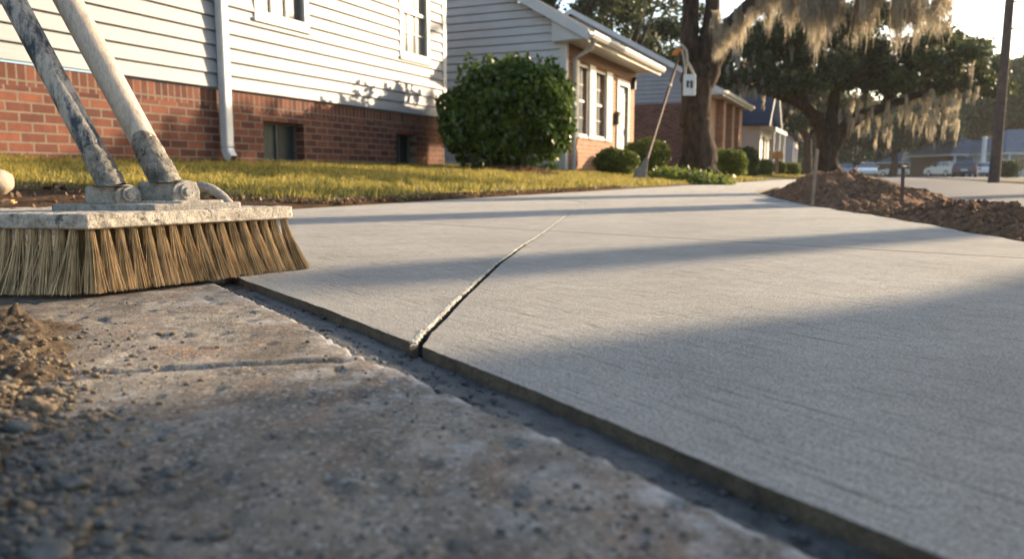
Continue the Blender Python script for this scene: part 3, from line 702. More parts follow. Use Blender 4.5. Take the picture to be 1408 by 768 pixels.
d_ = MB(); d_.add([(ds - 0.045, cy_ + 0.195 * math.cos(ar[-1]) - 0.004, cz_ - 0.195 * math.sin(ar[-1]) - 0.0), (ds + 0.045, cy_ + 0.195 * math.cos(ar[-1]) - 0.004, cz_ - 0.195 * math.sin(ar[-1])), (ds + 0.045, cy_ + 0.115 * math.cos(ar[-1]) - 0.004, cz_ - 0.115 * math.sin(ar[-1])), (ds - 0.045, cy_ + 0.115 * math.cos(ar[-1]) - 0.004, cz_ - 0.115 * math.sin(ar[-1]))], [(0, 1, 2, 3)]); d_.build('downspout_mouth', M['dark'], h1)
for zz in (2.95,): d_ = MB(); d_.box(ds - 0.075, ds + 0.075, -0.166, -0.03, zz, zz + 0.03); d_.build('downspout_strap', M['galv'], h1)
rafter_roof(h1, -0.35, LEN1 + 0.35, -0.45, 4.5, WT - 0.05, WT + 2.5, 'shingle')
m_ = MB(); m_.prism([(0, WT), (9, WT), (4.5, WT + 2.3)], 'x', 0.02, LEN1 - 0.02); m_.build('gable_wall', M['siding'], h1)
m_ = MB(); m_.box(-0.3, LEN1 + 0.3, -0.42, 0.0, WT - 0.18, WT - 0.165); m_.build('soffit', M['cream'], h1)

# --- brick-fronted gable houses (2 and 3)
def gable_house(name, label, s, ta, tb, zb, depth, brick_side, zeave, slope, over, gmat='siding_grey', rmat='shingle'):
    h = thing(name, L(ta, s, zb), label, 'house', ROT); return h
S2 = 5.9; T2a = wall_s(776, 150, S2)[0]; T2b = wall_s(872, 150, S2)[0]; ZB = 0.15; L2 = T2b - T2a
ZE = 3.05 - ZB
h2 = thing('brick_house', L(T2a, S2, ZB), 'brick fronted house with grey gable siding and white shutters, right of the round bush', 'house', ROT)
def u2(px, py): t, z = wall_s(px, py, S2); return t - T2a, z - ZB
def UU(a, b): return u2(a, 150)[0], u2(b, 150)[0]
zw0, zw1 = u2(800, 184)[1], u2(800, 92)[1]
wa = (*UU(795, 807), zw0, zw1); wb = (*UU(817.5, 831), zw0, zw1); dr = (*UU(849, 862), 0.12, u2(855, 118)[1])
b_ = MB(); flat_wall(b_, True, 0, L2, -0.35, ZE - 0.12, 0, [wa, wb, dr], 0.12); b_.quad((L2, 0, -0.35), (L2, 9.6, -0.35), (L2, 9.6, ZE), (L2, 0, ZE)); b_.build('brick_wall', M['brick_tan'], h2)
b_ = MB(); b_.box(0.0, L2, -0.03, 0.1, ZE - 0.42, ZE - 0.12); b_.build('frieze_board', simple('brown frieze', (0.16, 0.085, 0.05), 0.7), h2)
sl_ = 0.575; ov = 0.62; yr = 4.8
def lim2(z): 
    if z < ZE: return (0, 9.6)
    k_ = (z - ZE) / sl_ - ov + 0.1; return (k_, 9.6 - k_)
s_ = MB(); lap_wall(s_, False, 0.08, 9.6, -0.1, ZE + 3.1, -0.02, e=0.17, lim=lim2)
s_.prism([(0.0, -0.35), (9.6, -0.35), (9.6, ZE), (yr, ZE + yr * sl_ + 0.2), (0, ZE + 0.1)], 'x', 0.0, 0.05); s_.build('siding', M['siding_grey'], h2)
c_ = MB(); c_.box(-0.05, 0.10, -0.05, 0.09, -0.2, ZE - 0.1); c_.prism([(-ov + 0.02, ZE - 0.16), (0.2, ZE - 0.16), (0.2, ZE + 0.32), (-ov + 0.02, ZE - 0.04)], 'x', -0.25, -0.02); c_.build('corner_trim', M['white'], h2)
rafter_roof(h2, -0.30, L2 + 0.35, -ov, yr, ZE, ZE + (yr + ov) * sl_, 'shingle')
m_ = MB(); m_.box(-0.28, L2 + 0.33, -ov + 0.032, -0.002, ZE - 0.14, ZE - 0.122); m_.build('soffit', M['cream'], h2)
for wn, pm in ((wa, 'glass_pale'), (wb, 'glass_pale')): window(h2, True, *wn, 0.03, trim=0.05, pm=pm, mat='white')
for (a, b) in (UU(786.5, 794), UU(808.5, 816.5), UU(832, 839.5)):
    m_ = MB(); m_.box(a, b, -0.045, -0.003, zw0 - 0.1, zw1 + 0.1)
    for k_ in range(22): zz = zw0 + (zw1 - zw0) * k_ / 22; m_.box(a + 0.04, b - 0.04, -0.056, -0.046, zz + 0.01, zz + 0.05)
    m_.build('shutter', M['white'], h2)
fr = MB()
for r_ in rects(dr[0] - 0.12, dr[1] + 0.12, dr[2], dr[3] + 0.14, [dr]): fr.box(r_[0], r_[1], -0.04, 0.05, r_[2], r_[3])
o = fr.build('door_frame', M['white'], h2)
m_ = MB(); m_.box(dr[0], dr[1], 0.05, 0.09, dr[2], dr[3])
for (a, b, c, d) in ((.12, .45, .1, .42), (.55, .88, .1, .42), (.12, .45, .5, .92), (.55, .88, .5, .92)):
    ww = dr[1] - dr[0]; hh = dr[3] - dr[2]; m_.box(dr[0] + ww * a, dr[0] + ww * b, 0.03, 0.051, dr[2] + hh * c, dr[2] + hh * d)
dd = m_.build('door', simple('pale blue door', (0.42, 0.50, 0.55), 0.4), h2)
m_ = MB(); m_.tube([(dr[0] + 0.08, -0.01, dr[2] + 1.0), (dr[0] + 0.08, 0.05, dr[2] + 1.0)], 0.03, 10); m_.build('handle', M['iron'], dd)
for (px, py) in ((868, 117), (845, 165)):
    a, z = u2(px, py); m_ = MB(); m_.box(a - 0.05, a + 0.05, -0.12, -0.003, z - 0.12, z + 0.1); m_.prism([(a - 0.08, z + 0.1), (a + 0.08, z + 0.1), (a, z + 0.2)], 'y', -0.14, 0.0); m_.build('wall_lamp', M['iron'], h2)
m_ = MB(); a = u2(784, 150)[0]; m_.tube([(a - 0.45, -ov - 0.05, ZE - 0.15), (a - 0.3, -ov + 0.05, ZE - 0.28), (a, -0.09, ZE - 0.45), (a, -0.09, 0.2), (a, -0.09, 0.05), (a, -0.25, -0.02)], 0.05, 8); m_.build('downspout', M['white'], h2)
m_ = MB(); m_.box(dr[0] - 0.3, dr[1] + 0.3, -1.0, -0.05, -0.1, 0.1); m_.build('doorstep', simple('step concrete', (0.4, 0.38, 0.35)), h2)

T3a = wall_s(972, 180, S2)[0]; T3b = wall_s(1012, 190, S2)[0]; L3 = T3b - T3a; ZE3 = 3.4 - ZB
h3 = thing('brick_house', L(T3a, S2, ZB), 'brick house with wide grey gable and cream eave, behind the mossy oak trunk', 'house', ROT)
def u3(px, py): t, z = wall_s(px, py, S2); return t - T3a, z - ZB
yr3 = 5.6; ov3 = 0.65; D3 = 2 * yr3
zt3 = 2.9
wA = (u3(988, 180)[0], u3(996, 180)[0], 0.2, 2.35); wB = (u3(1001, 180)[0], u3(1006, 180)[0], 0.9, 2.35)
b_ = MB(); flat_wall(b_, True, 0, L3, -0.4, ZE3 - 0.12, 0, [wA, wB]); b_.quad((L3, 0, -0.35), (L3, D3, -0.35), (L3, D3, ZE3), (L3, 0, ZE3))
for (a, b) in ((984, 987.5), (997, 1000), (1007, 1011)): b_.box(u3(a, 180)[0], u3(b, 180)[0], -0.3, -0.002, -0.4, ZE3 - 0.13)
b_.build('brick_wall', M['brick_tan'], h3)
b_ = MB(); flat_wall(b_, False, 0, D3, -0.5, zt3 - 0.08, 0); b_.build('brick_side_wall', M['brick_y'], h3)
sl3 = 0.56
def lim3(z):
    k_ = max(0, (z - ZE3) / sl3 - ov3 + 0.1); return (k_, D3 - k_)
s_ = MB(); lap_wall(s_, False, 0.0, D3, zt3, ZE3 + 3.3, -0.02, e=0.17, lim=lim3)
s_.prism([(0.0, zt3 - 0.06), (D3, zt3 - 0.06), (D3, ZE3), (yr3, ZE3 + yr3 * sl3 + 0.22), (0, ZE3 + 0.15)], 'x', 0.002, 0.05); s_.build('siding', M['siding'], h3)
rafter_roof(h3, -0.35, L3 + 0.4, -ov3, yr3, ZE3, ZE3 + (yr3 + ov3) * sl3, 'shingle')
m_ = MB(); m_.box(-0.3, L3 + 0.35, -ov3 + 0.032, -0.002, ZE3 - 0.14, ZE3 - 0.122); m_.build('soffit', M['cream'], h3)
c_ = MB(); c_.prism([(-ov3 + 0.02, ZE3 - 0.16), (0.2, ZE3 - 0.16), (0.2, ZE3 + 0.32), (-ov3 + 0.02, ZE3 - 0.04)], 'x', -0.3, -0.03); c_.build('eave_return', M['white'], h3)
window(h3, True, *wA, 0.03, trim=0.05, pm='glass_pale', sill=False, name='door'); window(h3, True, *wB, 0.03, trim=0.05, pm='glass')

# --- house 4: white porch house with a blue roof
S4 = 5.6; T4 = 46.5
h4 = thing('porch_house', L(T4, S4, 0.15), 'small pale house with steep dark blue roof and a white columned porch', 'house', ROT)
LX = 6.2; zr4 = 5.4; ze4 = 2.9
b_ = MB(); flat_wall(b_, True, 0, LX, -0.4, ze4, 0, [(1.2, 2.1, 0.9, 2.2), (2.7, 3.6, 0.05, 2.1), (4.4, 5.4, 0.9, 2.2)]); flat_wall(b_, False, 0, 8, -0.4, ze4, 0, [(1.0, 2.0, 0.9, 2.2)])
b_.prism([(0, ze4), (LX, ze4), (LX / 2, zr4 - 0.1)], 'y', 0.0, 0.05); b_.quad((LX, 0, -.4), (LX, 8, -.4), (LX, 8, ze4), (LX, 0, ze4)); b_.build('wall', M['siding_grey'], h4)
window(h4, True, 1.2, 2.1, 0.9, 2.2, 0.02, trim=0.06); window(h4, True, 4.4, 5.4, 0.9, 2.2, 0.02, trim=0.06); window(h4, False, 1.0, 2.0, 0.9, 2.2, 0.02, trim=0.06)
window(h4, True, LX / 2 - 0.35, LX / 2 + 0.35, 3.4, 4.3, -0.04, trim=0.06, panes='')
m_ = MB(); m_.box(2.7, 3.6, 0.04, 0.08, 0.05, 2.1); m_.build('door', M['dark'], h4)
m_ = MB()
for sx in (-1, 1):
    xe = LX / 2 + sx * (LX / 2 + 0.35)
    m_.add([(xe, -0.5, ze4 - 0.1), (LX / 2, -0.5, zr4), (LX / 2, 8.4, zr4), (xe, 8.4, ze4 - 0.1), (xe, -0.5, ze4 - 0.22), (LX / 2, -0.5, zr4 - 0.12), (LX / 2, 8.4, zr4 - 0.12), (xe, 8.4, ze4 - 0.22)],
           [(0, 1, 2, 3), (4, 7, 6, 5), (0, 4, 5, 1), (3, 2, 6, 7), (0, 3, 7, 4)])
o = m_.build('roof', M['shingle_blue'], h4)
m_ = MB(); m_.prism([(-0.35, ze4 - 0.1), (LX / 2, zr4 + 0.01), (LX + 0.35, ze4 - 0.1), (LX + 0.35, ze4 - 0.3), (LX / 2, zr4 - 0.2), (-0.35, ze4 - 0.3)], 'y', -0.54, -0.505); m_.build('rake_board', M['white'], o)
pr = MB(); pr.add([(-0.2, 0, ze4 - 0.05), (LX + 0.2, 0, ze4 - 0.05), (LX + 0.2, -0.85, ze4 - 0.3), (-0.2, -0.85, ze4 - 0.3), (-0.2, 0, ze4 - 0.25), (LX + .2, 0, ze4 - .25), (LX + .2, -0.85, ze4 - .5), (-.2, -0.85, ze4 - .5)],
                  [(0, 3, 2, 1), (4, 5, 6, 7), (3, 7, 6, 2), (0, 4, 7, 3), (1, 2, 6, 5)]); pr.build('porch_roof', M['white'], h4)
m_ = MB(); m_.box(-0.1, LX + 0.1, -0.8, -0.003, -0.4, 0.0); m_.build('porch_deck', M['white'], h4)
for k_ in range(3): m_ = MB(); xx = 0.05 + k_ * (LX - 0.1) / 2; m_.box(xx - 0.08, xx + 0.08, -0.76, -0.60, 0.001, ze4 - 0.46); m_.build('column', M['white'], h4)

# --- house 5: mauve-grey gable beyond
h5 = thing('gable_house', L(68, 5.6, 0.1), 'plain mauve grey gabled house, farthest of the row of houses at left of the street', 'house', ROT)
b_ = MB(); b_.prism([(0, -0.4), (8, -0.4), (8, 3.0), (4, 5.2), (0, 3.0)], 'x', 0.0, 4.2); b_.build('wall', M['siding_mauve'], h5)
m_ = MB()
for (ya, yb_) in ((-0.4, 4.0), (8.4, 4.0)): m_.prism([(ya, 2.95), (yb_, 5.4), (yb_, 5.25), (ya, 2.8)], 'x', -0.3, 4.5)
m_.build('roof', M['shingle'], h5)
for uu in (0.6, 2.6): window(h5, True, uu, uu + 0.9, 0.9, 2.2, -0.04, trim=0.07, panes='', sill=False)
window(h5, False, 3.2, 4.2, 0.9, 2.2, -0.04, trim=0.07, panes='', sill=False)

# --- houses across the street at right (long low ranches, roofs hipped along the street)
def ranch(px0, px1, Y, hw, label, wall_mat, rmat, zr=4.6, base_z=-0.05):
    a = atY(px0, 240, Y); b = atY(px1, 240, Y); w = (b - a).length; c = a
    h = thing('ranch_house', (a.x, a.y, base_z), label, 'house', 0.05)
    dp = 8.0; ze = 2.5
    hl = [(w * 0.12, w * 0.12 + 1.4, 0.8, 1.9), (w * 0.36, w * 0.36 + 0.95, 0.05, 2.05), (w * 0.5, w * 0.5 + 1.6, 0.8, 1.9)]
    gd = (w * 0.72, w * 0.72 + 2.6, 0.05, 2.1)
    b_ = MB(); flat_wall(b_, True, 0, w, -0.4, ze, 0, hl + [gd]); b_.quad((0, 0, -.4), (0, 0, ze), (0, dp, ze), (0, dp, -.4)); b_.quad((w, 0, -.4), (w, dp, -.4), (w, dp, ze), (w, 0, ze)); b_.build('wall', M[wall_mat], h)
    window(h, True, *hl[0], 0.02, trim=0.08, panes='slide'); window(h, True, *hl[2], 0.02, trim=0.08, panes='slide')
    m_ = MB(); m_.box(hl[1][0], hl[1][1], 0.06, 0.1, hl[1][2], hl[1][3]); m_.build('door', M['white'], h)
    m_ = MB(); m_.box(gd[0], gd[1], 0.08, 0.12, gd[2], gd[3]); m_.build('garage_door', M['dark'], h)
    e = 0.6; r = MB(); x0, x1 = -e, w + e; y0, y1 = -e - 0.8, dp + e; ri = 3.5; ym = (y0 + y1) / 2
    r.add([(x0, y0, ze), (x1, y0, ze), (x1, y1, ze), (x0, y1, ze), (x0 + ri, ym, zr), (x1 - ri, ym, zr)], [(0, 1, 5, 4), (1, 2, 5), (2, 3, 4, 5), (3, 0, 4), (0, 3, 2, 1)])
    o = r.build('roof', M[rmat], h); f = MB(); f.box(x0, x1, y0 - 0.03, y0 - 0.002, ze - 0.18, ze + 0.02); f.box(x0 - 0.03, x0 - 0.002, y0, y1, ze - 0.18, ze + 0.02); f.build('fascia', M['cream'], o)
    for k_ in range(5): m_ = MB(); xx = w * k_ / 4.0; m_.box(xx - 0.09, xx + 0.09, -1.25, -1.07, -0.35, ze - 0.002); m_.build('column', M['white'], h)
    # front facing gable dormer
    m_ = MB(); gx0, gx1 = w * 0.68, w * 0.98; gm = (gx0 + gx1) / 2
    m_.add([(gx0 - .3, y0 - 0.5, ze), (gm, y0 - 0.5, ze + 1.7), (gm, ym, ze + 1.7), (gx0 - .3, ym, ze), (gx1 + .3, y0 - 0.5, ze), (gx1 + .3, ym, ze)], [(0, 1, 2, 3), (1, 4, 5, 2)]); m_.build('gable_roof', M[rmat], o)
    m_ = MB(); m_.prism([(gx0, ze + 0.03), (gx1, ze + 0.03), (gm, ze + 1.5)], 'y', y0 - 0.3, y0 - 0.25); m_.build('gable_wall', M['cream'], o)
    return h
ranch(1303, 1368, 92, 8, 'low ranch house with blue grey roof behind the parked cars', 'brick_x', 'shingle_grey', 5.0)
ranch(1376, 1500, 86, 8, 'low ranch house with blue grey roof at the right edge behind the utility pole', 'siding_grey', 'shingle_grey', 5.2)
ranch(1236, 1276, 150, 8, 'small distant house beyond the parked cars, left of the ranch houses', 'brick_x', 'shingle_grey', 4.6)

# ------------------------------------------------------------------ FOLIAGE
def leaf_quads(C, size, rng, elong=1.6, flat=0.0):
    n = len(C); a = rng.normal(size=(n, 3)); a[:, 2] *= (1 - flat); a /= np.linalg.norm(a, axis=1, keepdims=True)
    b = rng.normal(size=(n, 3)); b -= (a * b).sum(1, keepdims=True) * a; b /= np.linalg.norm(b, axis=1, keepdims=True)
    s = (size * rng.uniform(0.6, 1.35, n))[:, None]
    p = np.stack([C - a * s * elong * 0.5, C + b * s * 0.5 + a * s * 0.05, C + a * s * elong * 0.5, C - b * s * 0.5 + a * s * 0.05], 1).reshape(-1, 3)
    return p, np.arange(n * 4).reshape(-1, 4)
def clump_points(clumps, n, rng, shell=0.45):
    cl = np.array(clumps, float); w = (cl[:, 3] * cl[:, 4] * cl[:, 5]) ** 0.75; idx = rng.choice(len(cl), n, p=w / w.sum())
    d = rng.normal(size=(n, 3)); d /= np.linalg.norm(d, axis=1, keepdims=True); r = (shell + (1 - shell) * rng.random(n)) ; r = r * (1 + 0.18 * rng.normal(size=n))
    return cl[idx, :3] + d * r[:, None] * cl[idx, 3:6]
def wig(p0, p1, n, amp, rng):
    p0 = np.array(p0, float); p1 = np.array(p1, float); out = []
    for i in range(n + 1):
        k_ = i / n; out.append(p0 * (1 - k_) + p1 * k_ + (rng.normal(size=3) * amp * math.sin(math.pi * k_)))
    return out
def moss_mesh(anchors, rng, strands=26, spread=0.10, w=0.012):
    """anchors: (x,y,z,length) hanging beards of thin curling strands"""
    Vs, Fs = [], []; n0 = 0; seg = 6
    A = np.array(anchors); 
    for (x, y, z, ln) in A:
        m = strands; ang = rng.uniform(0, 2 * np.pi, m); rad = spread * np.sqrt(rng.random(m)) * (0.6 + 0.5 * ln); l_ = ln * (0.25 + 0.75 * rng.random(m) ** 0.8) * (1 - 0.55 * rad / (spread * 1.3 * (0.6 + 0.5 * ln)))
        k_ = np.linspace(0, 1, seg + 1)[None, :, None]
        base = np.stack([x + rad * np.cos(ang), y + rad * np.sin(ang), z + rng.uniform(-0.1, 0.1, m)], -1)[:, None, :]
        tip = np.stack([-0.6 * rad * np.cos(ang), -0.6 * rad * np.sin(ang), -l_], -1)[:, None, :]
        wob = np.cumsum(rng.normal(size=(m, seg + 1, 3)) * np.array([0.02, 0.02, 0.0]), axis=1)
        P = base + tip * k_ + wob
        dr = rng.uniform(0, np.pi, m); wd = np.stack([np.cos(dr), np.sin(dr), 0 * dr], -1)[:, None, :] * (w * (0.7 + 0.8 * rng.random(m)))[:, None, None] * (1 - 0.8 * k_)
        Q = np.stack([P - wd, P + wd], 2).reshape(-1, 3); Vs.append(Q)
        idx = (np.arange(m)[:, None] * (seg + 1) + np.arange(seg)[None]).ravel() * 2
        Fs.append(np.stack([idx, idx + 1, idx + 3, idx + 2], -1) + n0); n0 += len(Q)
    return np.concatenate(Vs), np.concatenate(Fs)

def oak(loc, limbs, clumps, nleaf, lsize, label, moss=None, seed=1, group=None, twigs=True, strands=26, mw=0.012, name='oak_tree'):
    rng = np.random.default_rng(seed); random.seed(seed)
    root = thing(name, loc, label, 'tree', 0, group); o0 = np.array(loc)
    tb, lb = MB(), MB()
    for k_, (pts, rad, n) in enumerate(limbs):
        mb = tb if k_ == 0 else lb
        P = [np.array(p) - o0 for p in pts]
        # smooth resample
        tt = np.linspace(0, len(P) - 1, (len(P) - 1) * 5 + 1); Pi = np.array([[np.interp(t_, range(len(P)), [p[c] for p in P]) for c in range(3)] for t_ in tt]); Ri = np.interp(tt, range(len(P)), rad)
        for _ in range(2): Pi[1:-1] = (Pi[:-2] + 2 * Pi[1:-1] + Pi[2:]) / 4
        Pi[1:-1] += rng.normal(size=Pi[1:-1].shape) * (Ri[1:-1] * 0.07)[:, None]
        mb.tube([tuple(p) for p in Pi], list(Ri), n, True, 0.05)
    tb.build('trunk', M['bark'], root)
    if twigs:
        src = [np.array(p) - o0 for (pts, rad, n) in limbs[1:] for p in pts]
        if not src: src = [np.array(limbs[0][0][-1]) - o0]
        for c in clumps:
            cc = np.array(c[:3]) - o0; s_ = min(src, key=lambda q: np.linalg.norm(q - cc) + (0 if q[2] < cc[2] + .5 else 3)); L_ = np.linalg.norm(cc - s_)
            lb.tube([tuple(p) for p in wig(s_, cc, 5, 0.06 * L_, rng)], list(np.linspace(0.035 + 0.012 * L_, 0.015, 6)), 6, False)
    if lb.v: lb.build('limbs', M['bark'], root)
    C = clump_points([(c[0] - o0[0], c[1] - o0[1], c[2] - o0[2], *c[3:]) for c in clumps], nleaf, rng, 0.3)
    v, f = leaf_quads(C, lsize, rng); link('crown', np_mesh('crown', v, f), M['oak_leaf'], root)
    if moss:
        A = [(a[0] - o0[0], a[1] - o0[1], a[2] - o0[2], a[3]) for a in moss]; v, f = moss_mesh(A, rng, strands, 0.085, mw); link('moss', np_mesh('moss', v, f), M['moss'], root)
    return root

Z1 = 19.3
def q1(px, py, Y=Z1): return tuple(atY(px, py, Y))
PX = Z1 / F
base1 = q1(960, 240); base1 = (base1[0], base1[1], 0.03)
limbs = [([(base1[0], base1[1], -0.1), (base1[0], base1[1], 0.25), q1(959, 190), q1(957, 150), q1(960, 105), q1(962, 85)], [0.60, 0.46, 0.37, 0.34, 0.37, 0.34], 22),
         ([q1(956, 110), q1(948, 60), q1(949, 20), q1(952, -30), q1(935, -90), q1(900, -170, 17.5)], [0.26, 0.22, 0.19, 0.17, 0.14, 0.09], 14),
         ([q1(968, 105), q1(972, 60), q1(978, 20), q1(980, -30), q1(1000, -110, 19), q1(1030, -200, 20)], [0.26, 0.2, 0.17, 0.16, 0.12, 0.07], 14),
         ([q1(966, 115), q1(985, 72), q1(1005, 40, 18.3), q1(1040, 4, 16.5), q1(1085, -22, 14.6), q1(1150, -48, 13.4), q1(1230, -70, 12.8), q1(1320, -90, 12.2)], [0.28, 0.26, 0.24, 0.22, 0.19, 0.15, 0.11, 0.05], 14),
         ([q1(1085, -22, 14.6), q1(1130, -20, 13.9), q1(1190, -35, 13.0), q1(1260, -30, 12.5)], [0.13, 0.1, 0.07, 0.03], 10),
         ([q1(1150, -48, 13.4), q1(1200, -40, 14), q1(1270, -45, 14)], [0.1, 0.07, 0.03], 10)]
rng = np.random.default_rng(5)
cl1 = []
for (px, py, Y, r) in [(900, -190, 15, 1.3), (850, -230, 16, 1.4), (960, -230, 17, 1.5), (1040, -240, 17.5, 1.5), (1000, -300, 15.5, 1.6), (1100, -220, 16.5, 0.9), (1160, -200, 15.2, 0.7), (1210, -62, 10.6, 0.35), (1160, -52, 11.2, 0.35), (1110, -40, 12.2, 0.3)]:
    p = atY(px, py, Y + 2.5); cl1.append((p.x, p.y, p.z, r, r, r * 0.6))
moss1 = []
def mb_(px): return np.interp(px, [955, 985, 1015, 1040, 1075, 1105, 1130, 1160, 1200, 1245, 1270, 1300], [30, 78, 82, 50, 52, 62, 96, 70, 78, 92, 66, 60])
BC = np.sort(rng.uniform(984, 1300, 52)); BL = rng.uniform(0.35, 1.0, 52)
for k_ in range(230):
    b_i = rng.integers(0, 52); px = BC[b_i] + 2.4 * rng.normal(); Y = float(np.interp(px, [985, 1050, 1100, 1300], [18.4, 15.6, 13.9, 12.4])) + 1.4 * (rng.random() - 0.5); top = atY(px, max(rng.uniform(-45, 12 + 15 * rng.random()), float(np.interp(px, [985, 1005, 1040, 1060], [66, 42, 8, -45]))), Y)
    yb = mb_(px) * BL[b_i] * rng.uniform(0.75, 1.05) + 3 * rng.normal()
    bot = atY(px, yb, Y); ln = max(0.35, top.z - bot.z)
    moss1.append((top.x, top.y, top.z, ln))
for (px, yt, yb) in [(986, 20, 80), (992, 40, 92), (1000, 30, 78), (1018, 15, 88), (1022, 10, 70), (1128, -10, 104), (1131, 0, 98), (1236, 0, 98), (1290, 0, 76), (1262, 5, 80), (1060, 0, 58), (1086, 0, 64), (1180, 0, 84)]:
    for _ in range(3):
        Y = float(np.interp(px, [985, 1050, 1100, 1300], [18.4, 15.6, 13.9, 12.4])); a = atY(px + rng.normal() * 2, yt, Y); b = atY(px, yb, Y); moss1.append((a.x, a.y, a.z, a.z - b.z))
oak(base1, limbs, cl1, 26000, 0.075, 'thick trunked oak hung with golden moss, standing by the walk in the middle distance', moss1, 3, None, True, 46, 0.0068)

Z2_ = 41.0
def q2(px, py, Y=Z2_): return tuple(atY(px, py, Y))
base2 = q2(1139, 240); base2 = (base2[0], base2[1], 0.0)
limbs = [([(base2[0], base2[1], -0.2), q2(1138, 236), q2(1137, 215), q2(1140, 190), q2(1143, 176)], [0.80, 0.62, 0.5, 0.56, 0.42], 18),
         ([q2(1138, 198), q2(1128, 170), q2(1108, 147), q2(1082, 134), q2(1045, 124), q2(1000, 112)], [0.42, 0.36, 0.3, 0.26, 0.18, 0.08], 12),
         ([q2(1146, 200), q2(1160, 176), q2(1185, 158), q2(1215, 148), q2(1255, 132), q2(1310, 120)], [0.42, 0.36, 0.3, 0.25, 0.18, 0.08], 12),
         ([q2(1143, 190), q2(1143, 160), q2(1150, 120), q2(1165, 80), q2(1170, 30)], [0.4, 0.3, 0.25, 0.2, 0.1], 12),
         ([q2(1108, 147), q2(1098, 110), q2(1080, 70), q2(1070, 30)], [0.25, 0.2, 0.14, 0.06], 10), ([q2(1215, 148), q2(1240, 105), q2(1270, 65), q2(1290, 30)], [0.22, 0.18, 0.12, 0.06], 10)]
cl2 = []
for _ in range(120):
    px = rng.uniform(985, 1372); u_ = (px - 1178) / 200; top = 5 + 70 * abs(u_) ** 3 + 20 * u_; bot = 117 + 6 * u_ ** 2
    py = rng.uniform(top, bot) if rng.random() < 0.8 else rng.uniform(bot - 18, bot + 4); Y = Z2_ + rng.uniform(-5, 5); p = atY(px, py, Y); r = rng.uniform(0.5, 1.1); cl2.append((p.x, p.y, p.z, r, r, r * 0.62))
moss2 = []
for _ in range(210):
    px = rng.uniform(1000, 1345); Y = Z2_ + rng.uniform(-4, 4); yt = rng.uniform(60, 128); ln = rng.uniform(0.5, 1.5)
    if 1085 < px < 1165: yt = rng.uniform(50, 100)
    if 1235 < px < 1320: yt = rng.uniform(120, 168); ln = rng.uniform(0.6, 1.6)
    if 1165 < px < 1230: yt = rng.uniform(130, 185); ln = rng.uniform(0.6, 1.5)
    a = atY(px, yt, Y); moss2.append((a.x, a.y, a.z, ln))
oak(base2, limbs, cl2, 66000, 0.14, 'wide spreading dark oak with forked trunk behind the dirt pile, far down the walk', moss2, 11, None, True, 16, 0.03)

# mossy oak beyond house 5
def small_oak(px, Y, ht, rad, label, seed, nl=16000, moss_n=60, ls=0.2, name='oak_tree', group=None, base_z=0.0):
    rng = np.random.default_rng(seed); b = atY(px, 240, Y); bx_, by_ = b.x, b.y; hb = ht * 0.38
    limbs = [([(bx_, by_, base_z - 0.3), (bx_ + 0.1, by_, base_z + hb * 0.5), (bx_, by_, base_z + hb)], [0.55, 0.36, 0.34], 12)]
    cl = []
    for k_ in range(5):
        a = 2 * math.pi * (k_ + rng.random() * 0.5) / 5; e_ = (bx_ + math.cos(a) * rad * 0.62, by_ + math.sin(a) * rad * 0.62, base_z + ht * rng.uniform(0.62, 0.85)); mid = ((bx_ + e_[0]) / 2, (by_ + e_[1]) / 2, base_z + hb + (e_[2] - hb) * 0.35)
        limbs.append(([(bx_, by_, base_z + hb * 0.9), mid, e_], [0.26, 0.18, 0.06], 8))
    for _ in range(34):
        a = rng.uniform(0, 2 * np.pi); rr = rad * math.sqrt(rng.random()); zz = base_z + ht * (0.45 + 0.5 * rng.random() * (1 - 0.45 * (rr / rad) ** 2)); r = rad * rng.uniform(0.16, 0.32)
        cl.append((bx_ + rr * math.cos(a), by_ + rr * math.sin(a), zz, r, r, r * 0.65))
    ms = [(bx_ + rad * 0.9 * rng.uniform(-1, 1), by_ + rad * 0.9 * rng.uniform(-1, 1), base_z + ht * rng.uniform(0.42, 0.7), rng.uniform(0.6, 2.0)) for _ in range(moss_n)] or None
    return oak((bx_, by_, base_z), limbs, cl, nl, ls, label, ms, seed, group, False, 14, 0.045, name)
small_oak(1108, 70, 9.5, 5.0, 'grey mossy oak behind the spreading oak, near the mauve house', 21, 16000, 110)
small_oak(1228, 95, 8.0, 6.5, 'dark rounded tree shading the far parked cars', 22, 18000, 30)
G_ = 'trees behind the houses and the street'
small_oak(770, 48, 15, 4.2, 'tall tree rising behind the first brick house gable', 23, 12000, 0, 0.18, 'broadleaf_tree', G_)
small_oak(845, 52, 16, 4.5, 'tall airy tree rising above the wide grey gable, beside the sky gap', 24, 9000, 0, 0.18, 'broadleaf_tree', G_)
small_oak(905, 62, 14, 5.0, 'dark tree between the wide gable and the thick oak trunk', 25, 13000, 0, 0.2, 'broadleaf_tree', G_)
